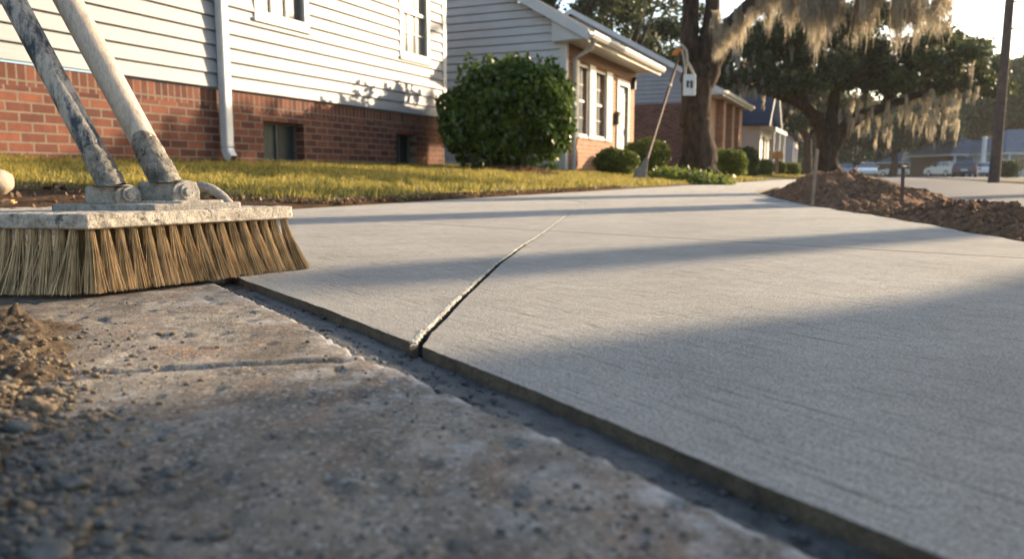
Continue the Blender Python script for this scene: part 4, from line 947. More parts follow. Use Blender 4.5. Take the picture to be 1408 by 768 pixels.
# distant tree belt
far = [(1000, 90, 13, 7, 'distant tree seen left of the spreading oak limbs'), (1075, 105, 14, 8, 'distant tree above the mauve house'), (1180, 135, 11, 8, 'distant tree at the end of the street, left of the cars'),
       (1262, 125, 13, 9, 'distant tree right of the rounded tree, above the white parked car'), (1318, 122, 17, 10, 'tall distant tree above the first ranch roof'), (1372, 112, 16, 9, 'tall distant tree directly behind the utility pole'),
       (1425, 105, 17, 9, 'tall distant tree at the right edge above the roof'), (1345, 150, 20, 11, 'hazy tallest tree far behind the ranch houses'), (1225, 175, 17, 12, 'hazy tree closing the far end of the street'), (1150, 170, 18, 12, 'hazy distant tree behind the forked oak trunk')]
proto = None
for k_, (px, Y, ht, rad, lab) in enumerate(far):
    if k_ < 3: o = small_oak(px, Y, ht, rad, lab, 40 + k_, 15000, 0, 0.36, 'broadleaf_tree', G_); far[k_] = (px, Y, ht, rad, lab, o)
    else:
        src = far[k_ % 3]; o = copy_tree(src[5]); b = atY(px, 240, Y); o.location = (b.x, b.y, -0.1); sc = ht / src[2]; o.scale = (rad / src[3], rad / src[3], sc); o.rotation_euler.z = k_ * 1.9; o['label'] = lab
rng = np.random.default_rng(55); C = []
for _ in range(170):
    px = rng.uniform(930, 1480); Y = rng.uniform(170, 230); p = atY(px, 240, Y); r = rng.uniform(3, 6); C.append((p.x, p.y, rng.uniform(0.5, 9), r, r, r * 0.7))
v, f = leaf_quads(clump_points(C, 42000, rng, 0.2), 0.8, rng); stuff(link('distant_wood', np_mesh('distant_wood', v, f), M['tree_leaf']))
# trees across the street out of the frame whose shadows stripe the walk
ca, sa_ = math.cos(SUN_AZ), math.sin(SUN_AZ)
def qr(q, r): return (q * ca + r * sa_, -q * sa_ + r * ca)
def shade_tree(q, r, rad, ht, label, seed, crad=3.2, nl=7000, lean=0.0, cz=0.62, group='trees across the street'):
    rng = np.random.default_rng(seed); x, y = qr(q, r)
    limbs = [([(x, y, -0.4), (x, y, 1.0), (x, y, 3.2), (x + lean, y, ht * 0.55), (x + lean, y, ht * 0.8)], [rad * 1.15, rad, rad, rad * 0.8, rad * 0.3], 14)]
    cl = []
    for _ in range(16):
        a = rng.uniform(0, 2 * np.pi); rr = crad * math.sqrt(rng.random()) * 0.8; rc = crad * rng.uniform(0.22, 0.4)
        cl.append((x + lean + rr * math.cos(a), y + rr * math.sin(a), ht * rng.uniform(cz, 1.0), rc, rc, rc * 0.7))
    return oak((x, y, -0.1), limbs, cl, nl, 0.2, label, None, seed, group, True)
shade_tree(0.02, 13.5, 0.76, 10, 'broad old tree across the street that shades the near slabs', 61, 3.6)
x_, y_ = qr(-1.33, 17.5); sn = thing('stripe_caster', (x_, y_, -0.1), 'bare trunk added out of view to cast the long thin stripe', 'shadow caster')  # trunk added out of view; height ends its shadow stripe before the broom
m_ = MB(); m_.tube([(0, 0, -0.3), (0.0, 0, 0.6), (0.02, 0, 2.0), (0.0, 0.02, 3.5), (0.02, 0.0, 5.16)], [0.3, 0.19, 0.17, 0.165, 0.16], 14, True, 0.05); m_.build('trunk', M['bark'], sn)
shade_tree(-3.05, 19, 0.27, 11, 'tree across the street shading the middle of the walk', 63, 2.8)

shade_tree(-4.95, 22.5, 0.38, 12, 'stout tree across the street shading the lawn edge', 66, 2.8)
# ------------------------------------------------------------------ shrubs
def shrub(name, loc, rx, ry, h, n, ls, mat, label, seed, group=None, box=2.6, trunk=True, lift=0.06, cat='shrub', gap=0.0):
    rng = np.random.default_rng(seed); root = thing(name, loc, label, cat, 0, group)
    d = rng.normal(size=(n, 3)); d /= (np.abs(d) ** box).sum(1, keepdims=True) ** (1 / box)
    r = 1 - 0.5 * rng.random(n) ** 2.2 + 0.05 * (rng.random(n) < 0.06) * rng.random(n) * 2; lump = 1 + 0.42 * fbm(d[:, 0] * 2.2 + d[:, 2] * 1.3 + 5, d[:, 1] * 2.2 + d[:, 2], 3, seed)
    C = d * (r * lump)[:, None] * np.array([rx, ry, h / 2]); C[:, 2] += h / 2 + lift
    if n > 20000:      # stray upright shoots
        sh = []
        for _ in range(70):
            a_ = rng.uniform(0, 2 * np.pi); q_ = math.sqrt(rng.random()) * 0.95; x_, y_ = rx * q_ * math.cos(a_), ry * q_ * math.sin(a_); z_ = (h / 2) * (1 - q_ ** 4) ** 0.25 * 0.98 + h / 2 + lift; l_ = rng.uniform(0.05, 0.22)
            sh.append(np.array([x_, y_, z_]) + np.linspace(0, 1, 9)[:, None] * np.array([rng.normal() * 0.06, rng.normal() * 0.06, l_]) + rng.normal(size=(9, 3)) * 0.012)
        C = np.concatenate([C] + sh); n = len(C)
    low = C[:, 2] < h * gap; C = C[~(low & (rng.random(n) < 0.75))]
    v, f = leaf_quads(C, ls, rng, 1.7); link('foliage', np_mesh('foliage', v, f), M[mat], root)
    if trunk:
        m_ = MB()
        for k_ in range(7):
            a = k_ * 0.9 + seed; m_.tube([tuple(p) for p in wig((0.05 * math.cos(a), 0.05 * math.sin(a), -0.15), (rx * 0.65 * math.cos(a), ry * 0.65 * math.sin(a), h * 0.7), 4, 0.03 * h, rng)], list(np.linspace(0.035, 0.01, 5) * max(0.4, h / 2)), 6, False)
        m_.build('stems', M['bark'], root)
    return root
def gz(p): return float(gh(p.dot(D), p.dot(N)))
p = atY(698, 230, 13.9); bl = (p.x, p.y, gz(p) - 0.02)
shrub('bush', bl, 1.04, 1.0, 1.74, 34000, 0.060, 'bush_leaf', 'big rounded glossy green bush at the corner of the white sided house', 71, None, 2.6, True, 0.1, 'bush', 0.22)
def shr(px0, px1, pyt, pyb, Y, n, ls, mat, label, seed, name='shrub', box=2.6, group='clipped shrubs along the houses', ry=None, cat='shrub'):
    a = atY(px0, pyb, Y); b = atY(px1, pyb, Y); t_ = atY((px0 + px1) / 2, pyt, Y); rx = (b.x - a.x) / 2; zb = min(a.z, gz(a)); zb = max(zb, a.z - 0.1)
    return shrub(name, ((a.x + b.x) / 2, Y, zb - 0.02), rx, ry or rx, t_.z - zb, n, ls, mat, label, seed, group, box, True, 0.03, cat)
shr(821, 875, 206, 238, 17.5, 9000, 0.03, 'hedge_leaf', 'small round clipped shrub under the white shutters', 72)
shr(858, 915, 193, 234, 19.5, 9000, 0.035, 'hedge_leaf', 'round clipped shrub by the pale blue door, behind the leaning broom', 73)
shr(980, 1021, 208, 237, 24, 8000, 0.045, 'hedge_leaf', 'square clipped shrub with a sunlit side, right of the thick trunk', 74, box=5)
shr(1010, 1040, 206, 238, 31, 5000, 0.05, 'oak_leaf', 'dark square hedge beside the white porch', 75, 'hedge', box=6, cat='hedge')
shr(1036, 1064, 220, 239, 36, 4000, 0.05, 'hedge_leaf', 'low shrub in front of the porch columns', 76)
shr(1078, 1099, 224, 239, 48, 3000, 0.06, 'hedge_leaf', 'low shrub in front of the mauve house', 77)
shr(1064, 1079, 222, 240, 44, 2500, 0.06, 'hedge_leaf', 'narrow shrub beside the mailbox', 78)
shr(1372, 1396, 222, 243, 60, 4000, 0.08, 'oak_leaf', 'dark box hedge right of the utility pole', 79, 'hedge', box=6, cat='hedge')
# leafy ground cover round the oak
rng = np.random.default_rng(81); C = []
for _ in range(130):
    px = rng.uniform(902, 1000); Y = rng.uniform(14.2, 15.6); a = atY(px, 240, Y); c = np.array([a.x, a.y, gz(a) + 0.02]); m_n = 55
    d = rng.normal(size=(m_n, 3)) * np.array([0.07, 0.07, 0.05]); d[:, 2] = np.abs(d[:, 2]) * 1.6; C.append(c + d)
v, f = leaf_quads(np.concatenate(C), 0.05, rng, 1.8); stuff(link('ground_cover', np_mesh('ground_cover', v, f), M['hedge_leaf']))

# mulch beds
def mound(name, px, py, Y, rx, ry, h, mat, seed, res=60, rough=0.35, z=None):
    p = atY(px, py, Y); zb = gz(p) if z is None else z
    r_ = np.linspace(0, 1, res); a_ = np.linspace(0, 2 * np.pi, res * 2, endpoint=False); Rr, Aa = np.meshgrid(r_, a_, indexing='ij')
    X = Rr * np.cos(Aa) * rx; Yy = Rr * np.sin(Aa) * ry; env = (1 - Rr ** 2) ** 1.0
    Zz = h * env * (1 + rough * fbm(X * 4 / rx + seed, Yy * 4 / rx, 5, seed) * 1.6) + 0.25 * h * fbm(X * 14 / rx, Yy * 14 / rx, 4, seed + 3) * (Rr < 0.99) - 0.02 * (Rr > 0.985)
    V = np.stack([X, Yy, Zz], -1).reshape(-1, 3); a, b = X.shape; i = np.arange(a - 1)[:, None] * b; j = np.arange(b)[None]; jn_ = (np.arange(b) + 1)[None] % b
    Fc = np.stack([i + j, i + b + j, i + b + jn_, i + jn_], -1).reshape(-1, 4)
    o = link(name, np_mesh(name, V, Fc, True), mat); o.location = (p.x, p.y, zb); return o
stuff(mound('mulch', 692, 236, 13.2, 0.95, 0.9, 0.14, M['mulch'], 5)); stuff(mound('mulch', 985, 238, 15.2, 1.0, 0.7, 0.09, M['mulch'], 6))

# ------------------------------------------------------------------ grass
def grass(name, T, Sg, hgt, wid, rng, z0=None, mat=None):
    n = len(T); z = (gh(T, Sg) + 0.01) if z0 is None else z0
    P = np.stack([T * D.x + Sg * N.x, T * D.y + Sg * N.y, z], -1)
    h = hgt * rng.uniform(0.5, 1.3, n); w = wid * rng.uniform(0.6, 1.3, n); a = rng.uniform(0, 2 * np.pi, n)
    wd = np.stack([np.cos(a), np.sin(a), 0 * a], -1) * w[:, None]; ln = rng.normal(size=(n, 3)) * 0.45; ln[:, 2] = 0
    m1 = P + np.stack([0 * h, 0 * h, h * 0.55], -1) + ln * (h * 0.3)[:, None]; tp = P + np.stack([0 * h, 0 * h, h], -1) + ln * h[:, None]
    V = np.stack([P - wd, P + wd, m1 + wd * 0.8, m1 - wd * 0.8, tp + wd * 0.12, tp - wd * 0.12], 1).reshape(-1, 3); i = np.arange(n) * 6
    Fc = np.concatenate([np.stack([i, i + 1, i + 2, i + 3], -1), np.stack([i + 3, i + 2, i + 4, i + 5], -1)])
    return stuff(link(name, np_mesh(name, V, Fc), mat or M['grass']))
rng = np.random.default_rng(91)
n = 230000; T = 1.5 + 24 * rng.random(n) ** 1.35; Sg = 2.7 + 4.6 * rng.random(n)
dens = fbm(T * 1.7, Sg * 1.7, 3, 93) + 0.5 * fbm(T * 9, Sg * 9, 2, 94)
ok = (Sg > grass_edge(T) + 0.02 * rng.random(n)) & (dens > -0.38 + 0.1 * rng.random(n)); T, Sg = T[ok], Sg[ok]
scl = 1 + T / 18
grass('grass', T, Sg, 0.044 * (0.8 + 0.25 * scl) * (1 + 1.3 * fbm(T * 5, Sg * 5, 3, 97)), 0.0028 * scl, rng)
n = 16000; T = 33 + 20 * rng.random(n); Sg = 0.5 + 6 * rng.random(n); grass('grass', T, Sg, 0.07, 0.009, rng)
# weeds beside the road
n = 260; c = at(1292, 292, -0.03); T = c.dot(D) + rng.normal(size=n) * 0.12; Sg = c.dot(N) + rng.normal(size=n) * 0.2; grass('weeds', T, Sg, 0.05, 0.002, rng, np.full(n, -0.05), M['hedge_leaf'])
# leaf litter and clods along the lawn edge
P = []
for _ in range(1500):
    t = 0.8 + 7.5 * random.random() ** 1.4; e_ = float(grass_edge(t)); s_ = e_ + random.uniform(-0.14, 0.10) if random.random() < 0.6 else random.uniform(2.8, e_ + 0.05)
    if s_ < 2.76: s_ = 2.77 + random.random() * 0.06
    w_ = L(t, s_); r = 0.003 + 0.013 * random.random() ** 3; P.append((w_.x, w_.y, float(gh(t, s_)) + 0.005 + r * 0.2, r))
stuff(scatter('soil_clods', P, M['pile'], SV1, SF1))
n = 2600; T = 1.0 + 9 * rng.random(n) ** 1.3; Sg = np.where(rng.random(n) < 0.5, grass_edge(T) + rng.normal(size=n) * 0.08, 2.8 + rng.random(n) * (grass_edge(T) - 2.75)); Sg = np.maximum(Sg, 2.78)
C = np.stack([T * D.x + Sg * N.x, T * D.y + Sg * N.y, gh(T, Sg) + 0.025], -1); v, f = leaf_quads(C, 0.016, rng, 1.5, 0.0)
stuff(link('fallen_leaves', np_mesh('fallen_leaves', v, f), mat_leaf('dry leaves', (0.06, 0.035, 0.02), (0.30, 0.19, 0.11), 0.15)))

# ------------------------------------------------------------------ dirt piles
def pile(px0, px1, pyt, pyb, depth, label, seed, extra=None):
    a = at(px0, pyb - 4, -0.02); b = at(px1, pyb, -0.02); c = (a + b) / 2
    c0 = at((px0 + px1) / 2, pyb, -0.02); return c0
def heightpile(name, outline_fn, x0, x1, y0, y1, res, label, seed):
    xs = np.arange(x0, x1, res); ys = np.arange(y0, y1, res); Xp, Yp = np.meshgrid(xs, ys, indexing='ij'); Zp = outline_fn(Xp, Yp)
    V = np.stack([Xp, Yp, Zp], -1).reshape(-1, 3); a, b = Xp.shape; i = np.arange(a - 1)[:, None] * b + np.arange(b - 1)[None]
    Fc = np.stack([i, i + b, i + b + 1, i + 1], -1).reshape(-1, 4); zc = np.maximum.reduce([Zp[:-1, :-1], Zp[1:, 1:], Zp[1:, :-1], Zp[:-1, 1:]]).ravel()
    Fc = Fc[zc > -0.05]
    o = link(name, np_mesh(name, V, Fc, True), M['pile']); return o, (xs, ys, Zp)
# outline of the slab's right edge in plan, to keep the soil off it
rxy = sorted([(p.y, p.x) for p in right]); ry_ = np.array([q[0] for q in rxy]); rx_ = np.array([q[1] for q in rxy])
def edge_dist(X, Y):   # > 0 on the soil side (right/beyond the slab edge)
    return X - np.interp(Y, ry_, rx_)
# one slab edge, far part keeps following the walk
def edge_dist(X, Y):
    xe = np.interp(Y, np.append(ry_, [14.0, 30]), np.append(rx_, [L(0, SL_R).x + (14 - L(0, SL_R).y) * D.x / D.y, L(0, SL_R).x + (30 - L(0, SL_R).y) * D.x / D.y])); return (X - xe)
def gauss(X, Y, c, sx, sy, h, rot=0.0):
    dx, dy = X - c[0], Y - c[1]; cc, ss = math.cos(rot), math.sin(rot); u_, v_ = dx * cc + dy * ss, -dx * ss + dy * cc
    return h * np.exp(-(u_ / sx) ** 2 - (v_ / sy) ** 2)
pk = atY(1165, 240, 5.6); pk2 = atY(1230, 268, 4.7); pk3 = atY(1090, 262, 6.8); pk4 = atY(1180, 285, 4.5)
def pa(X, Y):
    lump = fbm(X * 3.2, Y * 3.2, 4, 101); cl = np.abs(fbm(X * 11, Y * 11, 5, 102, 0.72))
    e = edge_dist(X, Y); z = gauss(X, Y, (pk.x, pk.y), 0.42, 0.75, 0.175) + gauss(X, Y, (pk2.x, pk2.y), 0.25, 0.4, 0.01) + gauss(X, Y, (pk3.x, pk3.y), 0.4, 0.8, 0.05) + 0.04 * np.exp(-((e - 0.16) / 0.13) ** 2)
    m = sstep(-0.04, 0.05, e) * (0.45 + 0.55 * sstep(0.0, 0.25, e)); env = sstep(0.002, 0.03, z)
    return -0.06 + (z * (1 + 0.5 * lump) + 0.030 * env + 0.055 * cl * env * (0.5 + 6 * np.clip(z, 0, 0.12)) + 0.012 * env * fbm(X * 60, Y * 60, 3, 103)) * m + 0.0 * X
o, g1_ = heightpile('dirt_pile', pa, 0.9, 4.6, 3.1, 9.6, 0.014, '', 1); tag(o, 'larger heap of dug brown soil with two stakes beside it, along the far walk edge', 'dirt pile', 'heaps of dug soil')
pb1 = atY(1370, 290, 3.1)
def pb(X, Y):
    lump = fbm(X * 4, Y * 4, 4, 111); cl = np.abs(fbm(X * 15, Y * 15, 5, 112, 0.72))
    e = edge_dist(X, Y); z = gauss(X, Y, (pb1.x + 0.02, pb1.y + 0.05), 0.24, 0.3, 0.045) + gauss(X, Y, (pb1.x - 0.28, pb1.y + 0.12), 0.2, 0.28, 0.02) + gauss(X, Y, (pb1.x + 0.6, pb1.y - 0.05), 0.4, 0.35, 0.05) + 0.03 * np.exp(-((e - 0.2) / 0.2) ** 2)
    m = sstep(-0.04, 0.04, e) * (0.5 + 0.5 * sstep(0.0, 0.2, e)); env = sstep(0.001, 0.02, z)
    return -0.06 + (z * (1 + 0.4 * lump) + 0.040 * env + 0.05 * cl * env + 0.010 * env * fbm(X * 70, Y * 70, 3, 113)) * m
o, g2_ = heightpile('dirt_pile', pb, 1.1, 3.4, 1.5, 4.0, 0.0095, '', 2); tag(o, 'nearer low heap of clumpy brown soil at the right edge of the photo', 'dirt pile', 'heaps of dug soil')
def zof(g, x, y):
    xs_, ys_, Zp = g; ix = int(np.clip((x - xs_[0]) / (xs_[1] - xs_[0]), 0, len(xs_) - 1)); iy = int(np.clip((y - ys_[0]) / (ys_[1] - ys_[0]), 0, len(ys_) - 1)); return float(Zp[ix, iy])
P = []
for (g_, n_, rr) in ((g1_, 3200, 0.017), (g2_, 2200, 0.012)):
    for _ in range(n_):
        x = random.uniform(g_[0][0], g_[0][-1]); y = random.uniform(g_[1][0], g_[1][-1]); z = zof(g_, x, y)
        if z > -0.055 and float(edge_dist(np.array(x), np.array(y))) > -0.03: r = rr * (0.15 + random.random() ** 3); P.append((x, y, z + 0.2 * r, r))
stuff(scatter('soil_clods', P, M['pile'], SV1, SF1))
# straw and bark scraps
m_ = MB()
for _ in range(90):
    g_ = random.choice((g1_, g2_)); x = random.uniform(g_[0][0], g_[0][-1]); y = random.uniform(g_[1][0], g_[1][-1]); z = zof(g_, x, y)
    if z > -0.05: a = random.uniform(0, 6.28); l_ = random.uniform(0.02, 0.06); m_.tube([(x, y, z + 0.006), (x + l_ * math.cos(a), y + l_ * math.sin(a), z + 0.012)], 0.0022, 5)
stuff(m_.build('straw_scraps', M['wood_orange']))
def stake(px, pyb, pyt, w, label, tilt, mat, zb=0.0):
    b = at(px, pyb, zb); t_ = atY(px, pyt, b.y); h = t_.z - b.z; o = thing('survey_stake', (b.x, b.y, zb - 0.06), label, 'stake', 0.3, 'stakes by the walk')
    m_ = MB(); q = w * b.y / F / 2; m_.add([(-q, -q * .6, 0), (q, -q * .6, 0), (q, q * .6, 0), (-q, q * .6, 0), (-q + tilt, -q * .6, h + .06), (q + tilt, -q * .6, h + .055), (q + tilt, q * .6, h + .06), (-q + tilt, q * .6, h + .064)],
                                            [(3, 2, 1, 0), (4, 5, 6, 7), (0, 1, 5, 4), (1, 2, 6, 5), (2, 3, 7, 6), (3, 0, 4, 7)]); m_.build('shaft', M[mat], o)
    return o, h
stake(1116, 284, 205, 4, 'tall pale weathered wooden stake at the left end of the larger dirt heap', 0.02, 'wood')
stake(1240, 286, 229, 4, 'shorter dark brown stake standing in the right side of the larger dirt heap', -0.008, 'pole_wood')

# stone and wood scrap beyond the broom at the left edge
p = at(-4, 274, 0.0); k_ = 3.6 / p.y; p = Vector((p.x * k_, 3.6, 0.05)); q = SV3 * 0.075 * (1 + 0.22 * fbm(SV3[:, 0] * 1.1 + 3, SV3[:, 2] * 1.1, 3, 7))[:, None]; o = link('boulder', np_mesh('boulder', q * np.array([0.85, 0.9, 0.85]), SF3, True), simple('pale boulder', (0.42, 0.35, 0.27), 0.85, 0.2, 0.25, 9, 0.004, 60))
pp = atY(-3, 251, 3.6); o.location = (pp.x, 3.6, pp.z); tag(o, 'rounded pale boulder on the bare soil, cut by the left edge of the photo', 'boulder')
pp = atY(-2, 281, 3.45); m_ = MB(); m_.box(-0.14, 0.07, -0.02, 0.02, -0.02, 0.012); m_.box(-0.14, 0.062, -0.016, 0.016, 0.012, 0.02); o = m_.build('wood_scrap', M['wood_orange'], None, 0.004); o.location = (pp.x, pp.y, pp.z); o.rotation_euler.z = 0.1; tag(o, 'short orange piece of raw wood on the soil below the pale boulder', 'wood scrap')

# ------------------------------------------------------------------ THE PUSH BROOM (foreground)
A = at(125, 403, 0.0); B = at(402, 370, 0.0)
ux = (B - A); LB = ux.length; ux.normalize(); uy = Vector((-ux.y, ux.x, 0))       # local x: along the lit long side, y: away from the camera
BA = math.atan2(ux.y, ux.x)
zb_lo = atY(125, 316, A.y).z; zb_hi = atY(125, 294, A.y).z
broom = thing('push_broom', (A.x, A.y, 0.0), 'large cement caked push broom with straw bristles and two poles, standing on the old slab', 'broom', BA)
print('BROOM', A, B, LB, zb_lo, zb_hi)
def bl_(w): v = w - A; return Vector((v.dot(ux), v.dot(uy), v.z))     # world -> broom local
# the left side of the block heads away to the left
Cw = at(-190, 399, 0.0); vL = bl_(Cw); print('LEFT', vL)
LBk = LB - 0.004
quad_xy = [(0.0, 0.0), (LBk, 0.0), (vL.x + LBk, vL.y + 0.0), (vL.x, vL.y)]
# block outline (parallelogram with a clipped corner), bevelled
def inset(pt, k): c = ((quad_xy[0][0] + quad_xy[2][0]) / 2, (quad_xy[0][1] + quad_xy[2][1]) / 2); return (c[0] + (pt[0] - c[0]) * k, c[1] + (pt[1] - c[1]) * k)
def block_mesh(name, quad, z0, z1, mat, parent, amp=0.0016, res=0.004, seed=1, ins=0.006):
    """solid slab with rough cement crust: dense skin round a convex quad"""
    q = [Vector((x, y, 0)) for x, y in quad]; per = []
    for a, b in zip(q, q[1:] + q[:1]):
        n = max(2, int((b - a).length / res)); per += [a.lerp(b, i / n) for i in range(n)]
    c = sum(q, Vector()) / 4; nv = len(per); rows = [(z0, 0.012), (z0 + 0.002, 0.001)] + [(z0 + (z1 - z0) * k_ / 7, 0.0) for k_ in range(1, 7)] + [(z1 - 0.001, 0.001), (z1, ins)]
    rings = [(z1, d_) for d_ in np.linspace(ins + 0.004, 0.06, 14)]
    V = []
    for (z, d_) in rows + rings:
        for p in per:
            dd = (c - p); ll = dd.length; pp = p + dd * (d_ / ll)
            nn = float(fbm(p.x * 90 + z * 70, p.y * 90 + z * 130, 3, seed)) * amp * 1.8; out = -dd / ll
            if (z, d_) in rings: V.append((pp.x, pp.y, z + float(fbm(pp.x * 80, pp.y * 80, 3, seed)) * amp * 1.6))
            else: V.append((pp.x + out.x * nn, pp.y + out.y * nn, z + nn * 0.4))
    nr = len(rows) + len(rings); Fc = [(r_ * nv + i, r_ * nv + (i + 1) % nv, (r_ + 1) * nv + (i + 1) % nv, (r_ + 1) * nv + i) for r_ in range(nr - 1) for i in range(nv)]
    me = bpy.data.meshes.new(name); me.from_pydata(V, [], Fc + [tuple(range(nv))[::-1], tuple((nr - 1) * nv + i for i in range(nv))]); me.update(); me.polygons.foreach_set('use_smooth', [True] * len(me.polygons)); return link(name, me, mat, parent)
block_mesh('block', [(-0.004, -0.008), (LBk + 0.002, -0.008), (quad_xy[2][0], quad_xy[2][1]), (quad_xy[3][0] - 0.004, quad_xy[3][1])], zb_lo, zb_hi, M['block'], broom)
# stepped plate on top
def onY(px, py, Y): return bl_(atY(px, py, Y))
le = Vector((vL.x, vL.y, 0)).normalized()      # direction of the shaded left side
zt = zb_hi + 0.0105
def para(c, a, b): return [(c.x, c.y), (c.x + a, c.y), (c.x + a + le.x * b, c.y + le.y * b), (c.x + le.x * b, c.y + le.y * b)]
Pc = Vector((LBk * 0.30, 0.008, 0))
block_mesh('top_plate', para(Pc, LBk * 0.44, 0.175), zb_hi - 0.003, zt, M['bracket'], broom, 0.0008, 0.005, 4, 0.002)
block_mesh('socket_plate', para(Vector((LBk * 0.44, 0.016, 0)), LBk * 0.22, 0.10), zt - 0.003, zt + 0.004, M['block'], broom, 0.001, 0.005, 5, 0.002)
def socket(c, a, b, h, zb):
    o = block_mesh('socket', para(c, a, b), zb, zb + h * 0.93, M['bracket'], broom, 0.0009, 0.004, 6, 0.004)
    m_ = MB(); n = 10; x0, x1 = c.x - 0.001, c.x + a + 0.001; hw = (x1 - x0) / 2
    prof = [(x0, zb), (x1, zb)] + [(x0 + hw + hw * math.cos(t_), zb + h - hw * 0.8 + hw * 0.8 * math.sin(t_)) for t_ in np.linspace(0, math.pi, 13)]
    m_.prism(prof, 'y', c.y - 0.007, c.y + 0.012); m_.build('ear', M['bracket'], o, 0.002)
    s_ = MB(); bc = (x0 + hw, c.y - 0.009, zb + h * 0.52); s_.disc(bc, (0, 1, 0), hw * 0.52, 0.004, 24); s_.build('washer', M['bolt'], o, 0.001)
    s_ = MB(); s_.disc((bc[0], bc[1] - 0.004, bc[2]), (0, 1, 0), hw * 0.30, 0.006, 6); s_.build('bolt', M['bolt'], o, 0.001)
    return o
ZS1, ZS2 = 1.33, 1.375
c1 = bl_(Vector(((159 - 704) / F * ZS1, ZS1, 0))); c2 = bl_(Vector(((238 - 704) / F * ZS2, ZS2, 0)))
socket(c1, 0.044, 0.050, 0.034, zt - 0.002); socket(c2, 0.050, 0.058, 0.041, zt - 0.002)
def pole(px0, py0, px1, py1, Y0, Y1, r, mat, label, top=1.25, seed=1, Lc=0.085):
    a = onY(px0, py0, Y0); b = onY(px1, py1, Y1); d = (b - a).normalized(); m_ = MB(); n = 46; pts = [a + d * (-0.014 + top * i / n) for i in range(n + 1)]
    m_.tube(pts, r, 28); o = m_.build('pole', M[mat], broom); o['label'] = label
    # cement crust near the foot
    rng = np.random.default_rng(seed); V = []; nn = 40; rows = 26
    u_ = d.cross(Vector((0, 1, 0))).normalized(); w_ = d.cross(u_)
    for i in range(rows + 1):
        k_ = i / rows; 
        for j in range(nn):
            an = 2 * math.pi * j / nn; lim = Lc * (0.72 + 0.28 * math.sin(an * 1.0 + 0.6)) ; s_ = -0.016 + (lim + 0.016) * k_
            rr = r + 0.0010 + 0.0012 * (1 - k_) + 0.0016 * float(fbm(j * 0.45, i * 0.55, 3, seed)) * 2.0
            if i == rows: rr = r - 0.0005
            V.append(a + d * s_ + (u_ * math.cos(an) + w_ * math.sin(an)) * rr)
    Fc = [(i * nn + j, i * nn + (j + 1) % nn, (i + 1) * nn + (j + 1) % nn, (i + 1) * nn + j) for i in range(rows) for j in range(nn)]
    me = bpy.data.meshes.new('crust'); me.from_pydata([tuple(v) for v in V], [], Fc); me.update(); me.polygons.foreach_set('use_smooth', [True] * len(Fc)); link('crust', me, M['cuff'], o)
    return o
YB = 1.352
pole(150, 248, 18, 0, YB, YB + 0.02, 0.0193, 'pole_dark', 'narrower pole, worn dark enamel', seed=3, Lc=0.062)
pole(225, 244, 93, 0, YB + 0.05, YB + 0.06, 0.0222, 'pole_tan', 'thicker dusty tan pole', seed=8)
# curved brace behind the right socket
b0 = onY(262, 256, 1.44); b1 = onY(290, 262, 1.44); b2 = onY(322, 284, 1.44)
m_ = MB(); pts = [onY(258, 268, 1.44), onY(264, 259, 1.44), onY(278, 256, 1.44), onY(292, 260, 1.44), onY(306, 270, 1.44), onY(318, 284, 1.44), onY(322, 290, 1.44)]
tt = np.linspace(0, 6, 31); Pn = np.array([[np.interp(t_, range(7), [p[c] for p in pts]) for c in range(3)] for t_ in tt])
for _ in range(4): Pn[1:-1] = (Pn[:-2] + 2 * Pn[1:-1] + Pn[2:]) / 4
m_.tube([tuple(p) for p in Pn], 0.0088, 12); m_.build('brace', M['bracket'], broom)
# bristle tufts: rows of bundles on every side, leaning outwards
def tuft(x, y, lean, rng, n=230, r0=0.0055, r1=0.0155):
    seg = 5; hgt = zb_lo + 0.006
    a = rng.uniform(0, 2 * np.pi, n); rr = np.sqrt(rng.random(n)); k_ = np.linspace(0, 1, seg + 1)[None, :]
    stray = (rng.random(n) < 0.09) * rng.normal(size=n) * 0.013; stray2 = (rng.random(n) < 0.09) * rng.normal(size=n) * 0.008
    top = hgt; bot = 0.0005 + 0.006 * rng.random(n) ** 3
    cx = x + (r0 * rr * np.cos(a))[:, None] + k_ ** 1.25 * (lean[0] + (r1 - r0) * rr * np.cos(a) + stray)[:, None]
    cy = y + (r0 * rr * np.sin(a))[:, None] + k_ ** 1.25 * (lean[1] + (r1 - r0) * rr * np.sin(a) + stray2)[:, None]
    wv = rng.normal(size=(n, 1)) * 0.0008 * np.sin(k_ * 6 + rng.uniform(0, 6, (n, 1)))
    cz = top + k_ * (bot - top)[:, None]; P = np.stack([cx + wv, cy + wv, cz], -1); w = (0.00042 * rng.uniform(0.7, 1.3, n))[:, None, None]
    ang = [(math.cos(q), math.sin(q), 0) for q in (0.5, 2.6, 4.7)]
    V = np.stack([P + np.array(q) * w for q in ang], 2).reshape(-1, 3); i = (np.arange(n)[:, None] * (seg + 1) + np.arange(seg)[None]).ravel() * 3
    Fc = np.concatenate([np.stack([i + q, i + (q + 1) % 3, i + 3 + (q + 1) % 3, i + 3 + q], -1) for q in range(3)]); return V, Fc
rng = np.random.default_rng(123)
dL = Vector((vL.x, vL.y, 0)); lenL = dL.length; dLn = dL.normalized(); cnt = 0
sites = []
nR = 17
for i in range(nR):
    k_ = i / (nR - 1); sites.append((0.008 + (LBk - 0.018) * k_, 0.006, (-0.002 + 0.026 * k_ + rng.normal() * 0.002, -0.012 + rng.normal() * 0.002)))
nL = int(lenL / 0.0215)
for i in range(1, nL):
    p = dLn * (i * 0.0215); outn = Vector((dLn.y, -dLn.x, 0)); 
    if outn.y > 0: outn = -outn
    sites.append((p.x + 0.004, p.y + 0.006, (-0.016 + rng.normal() * 0.002 - 0.004 * min(i, 5) / 5, -0.010 + rng.normal() * 0.002)))
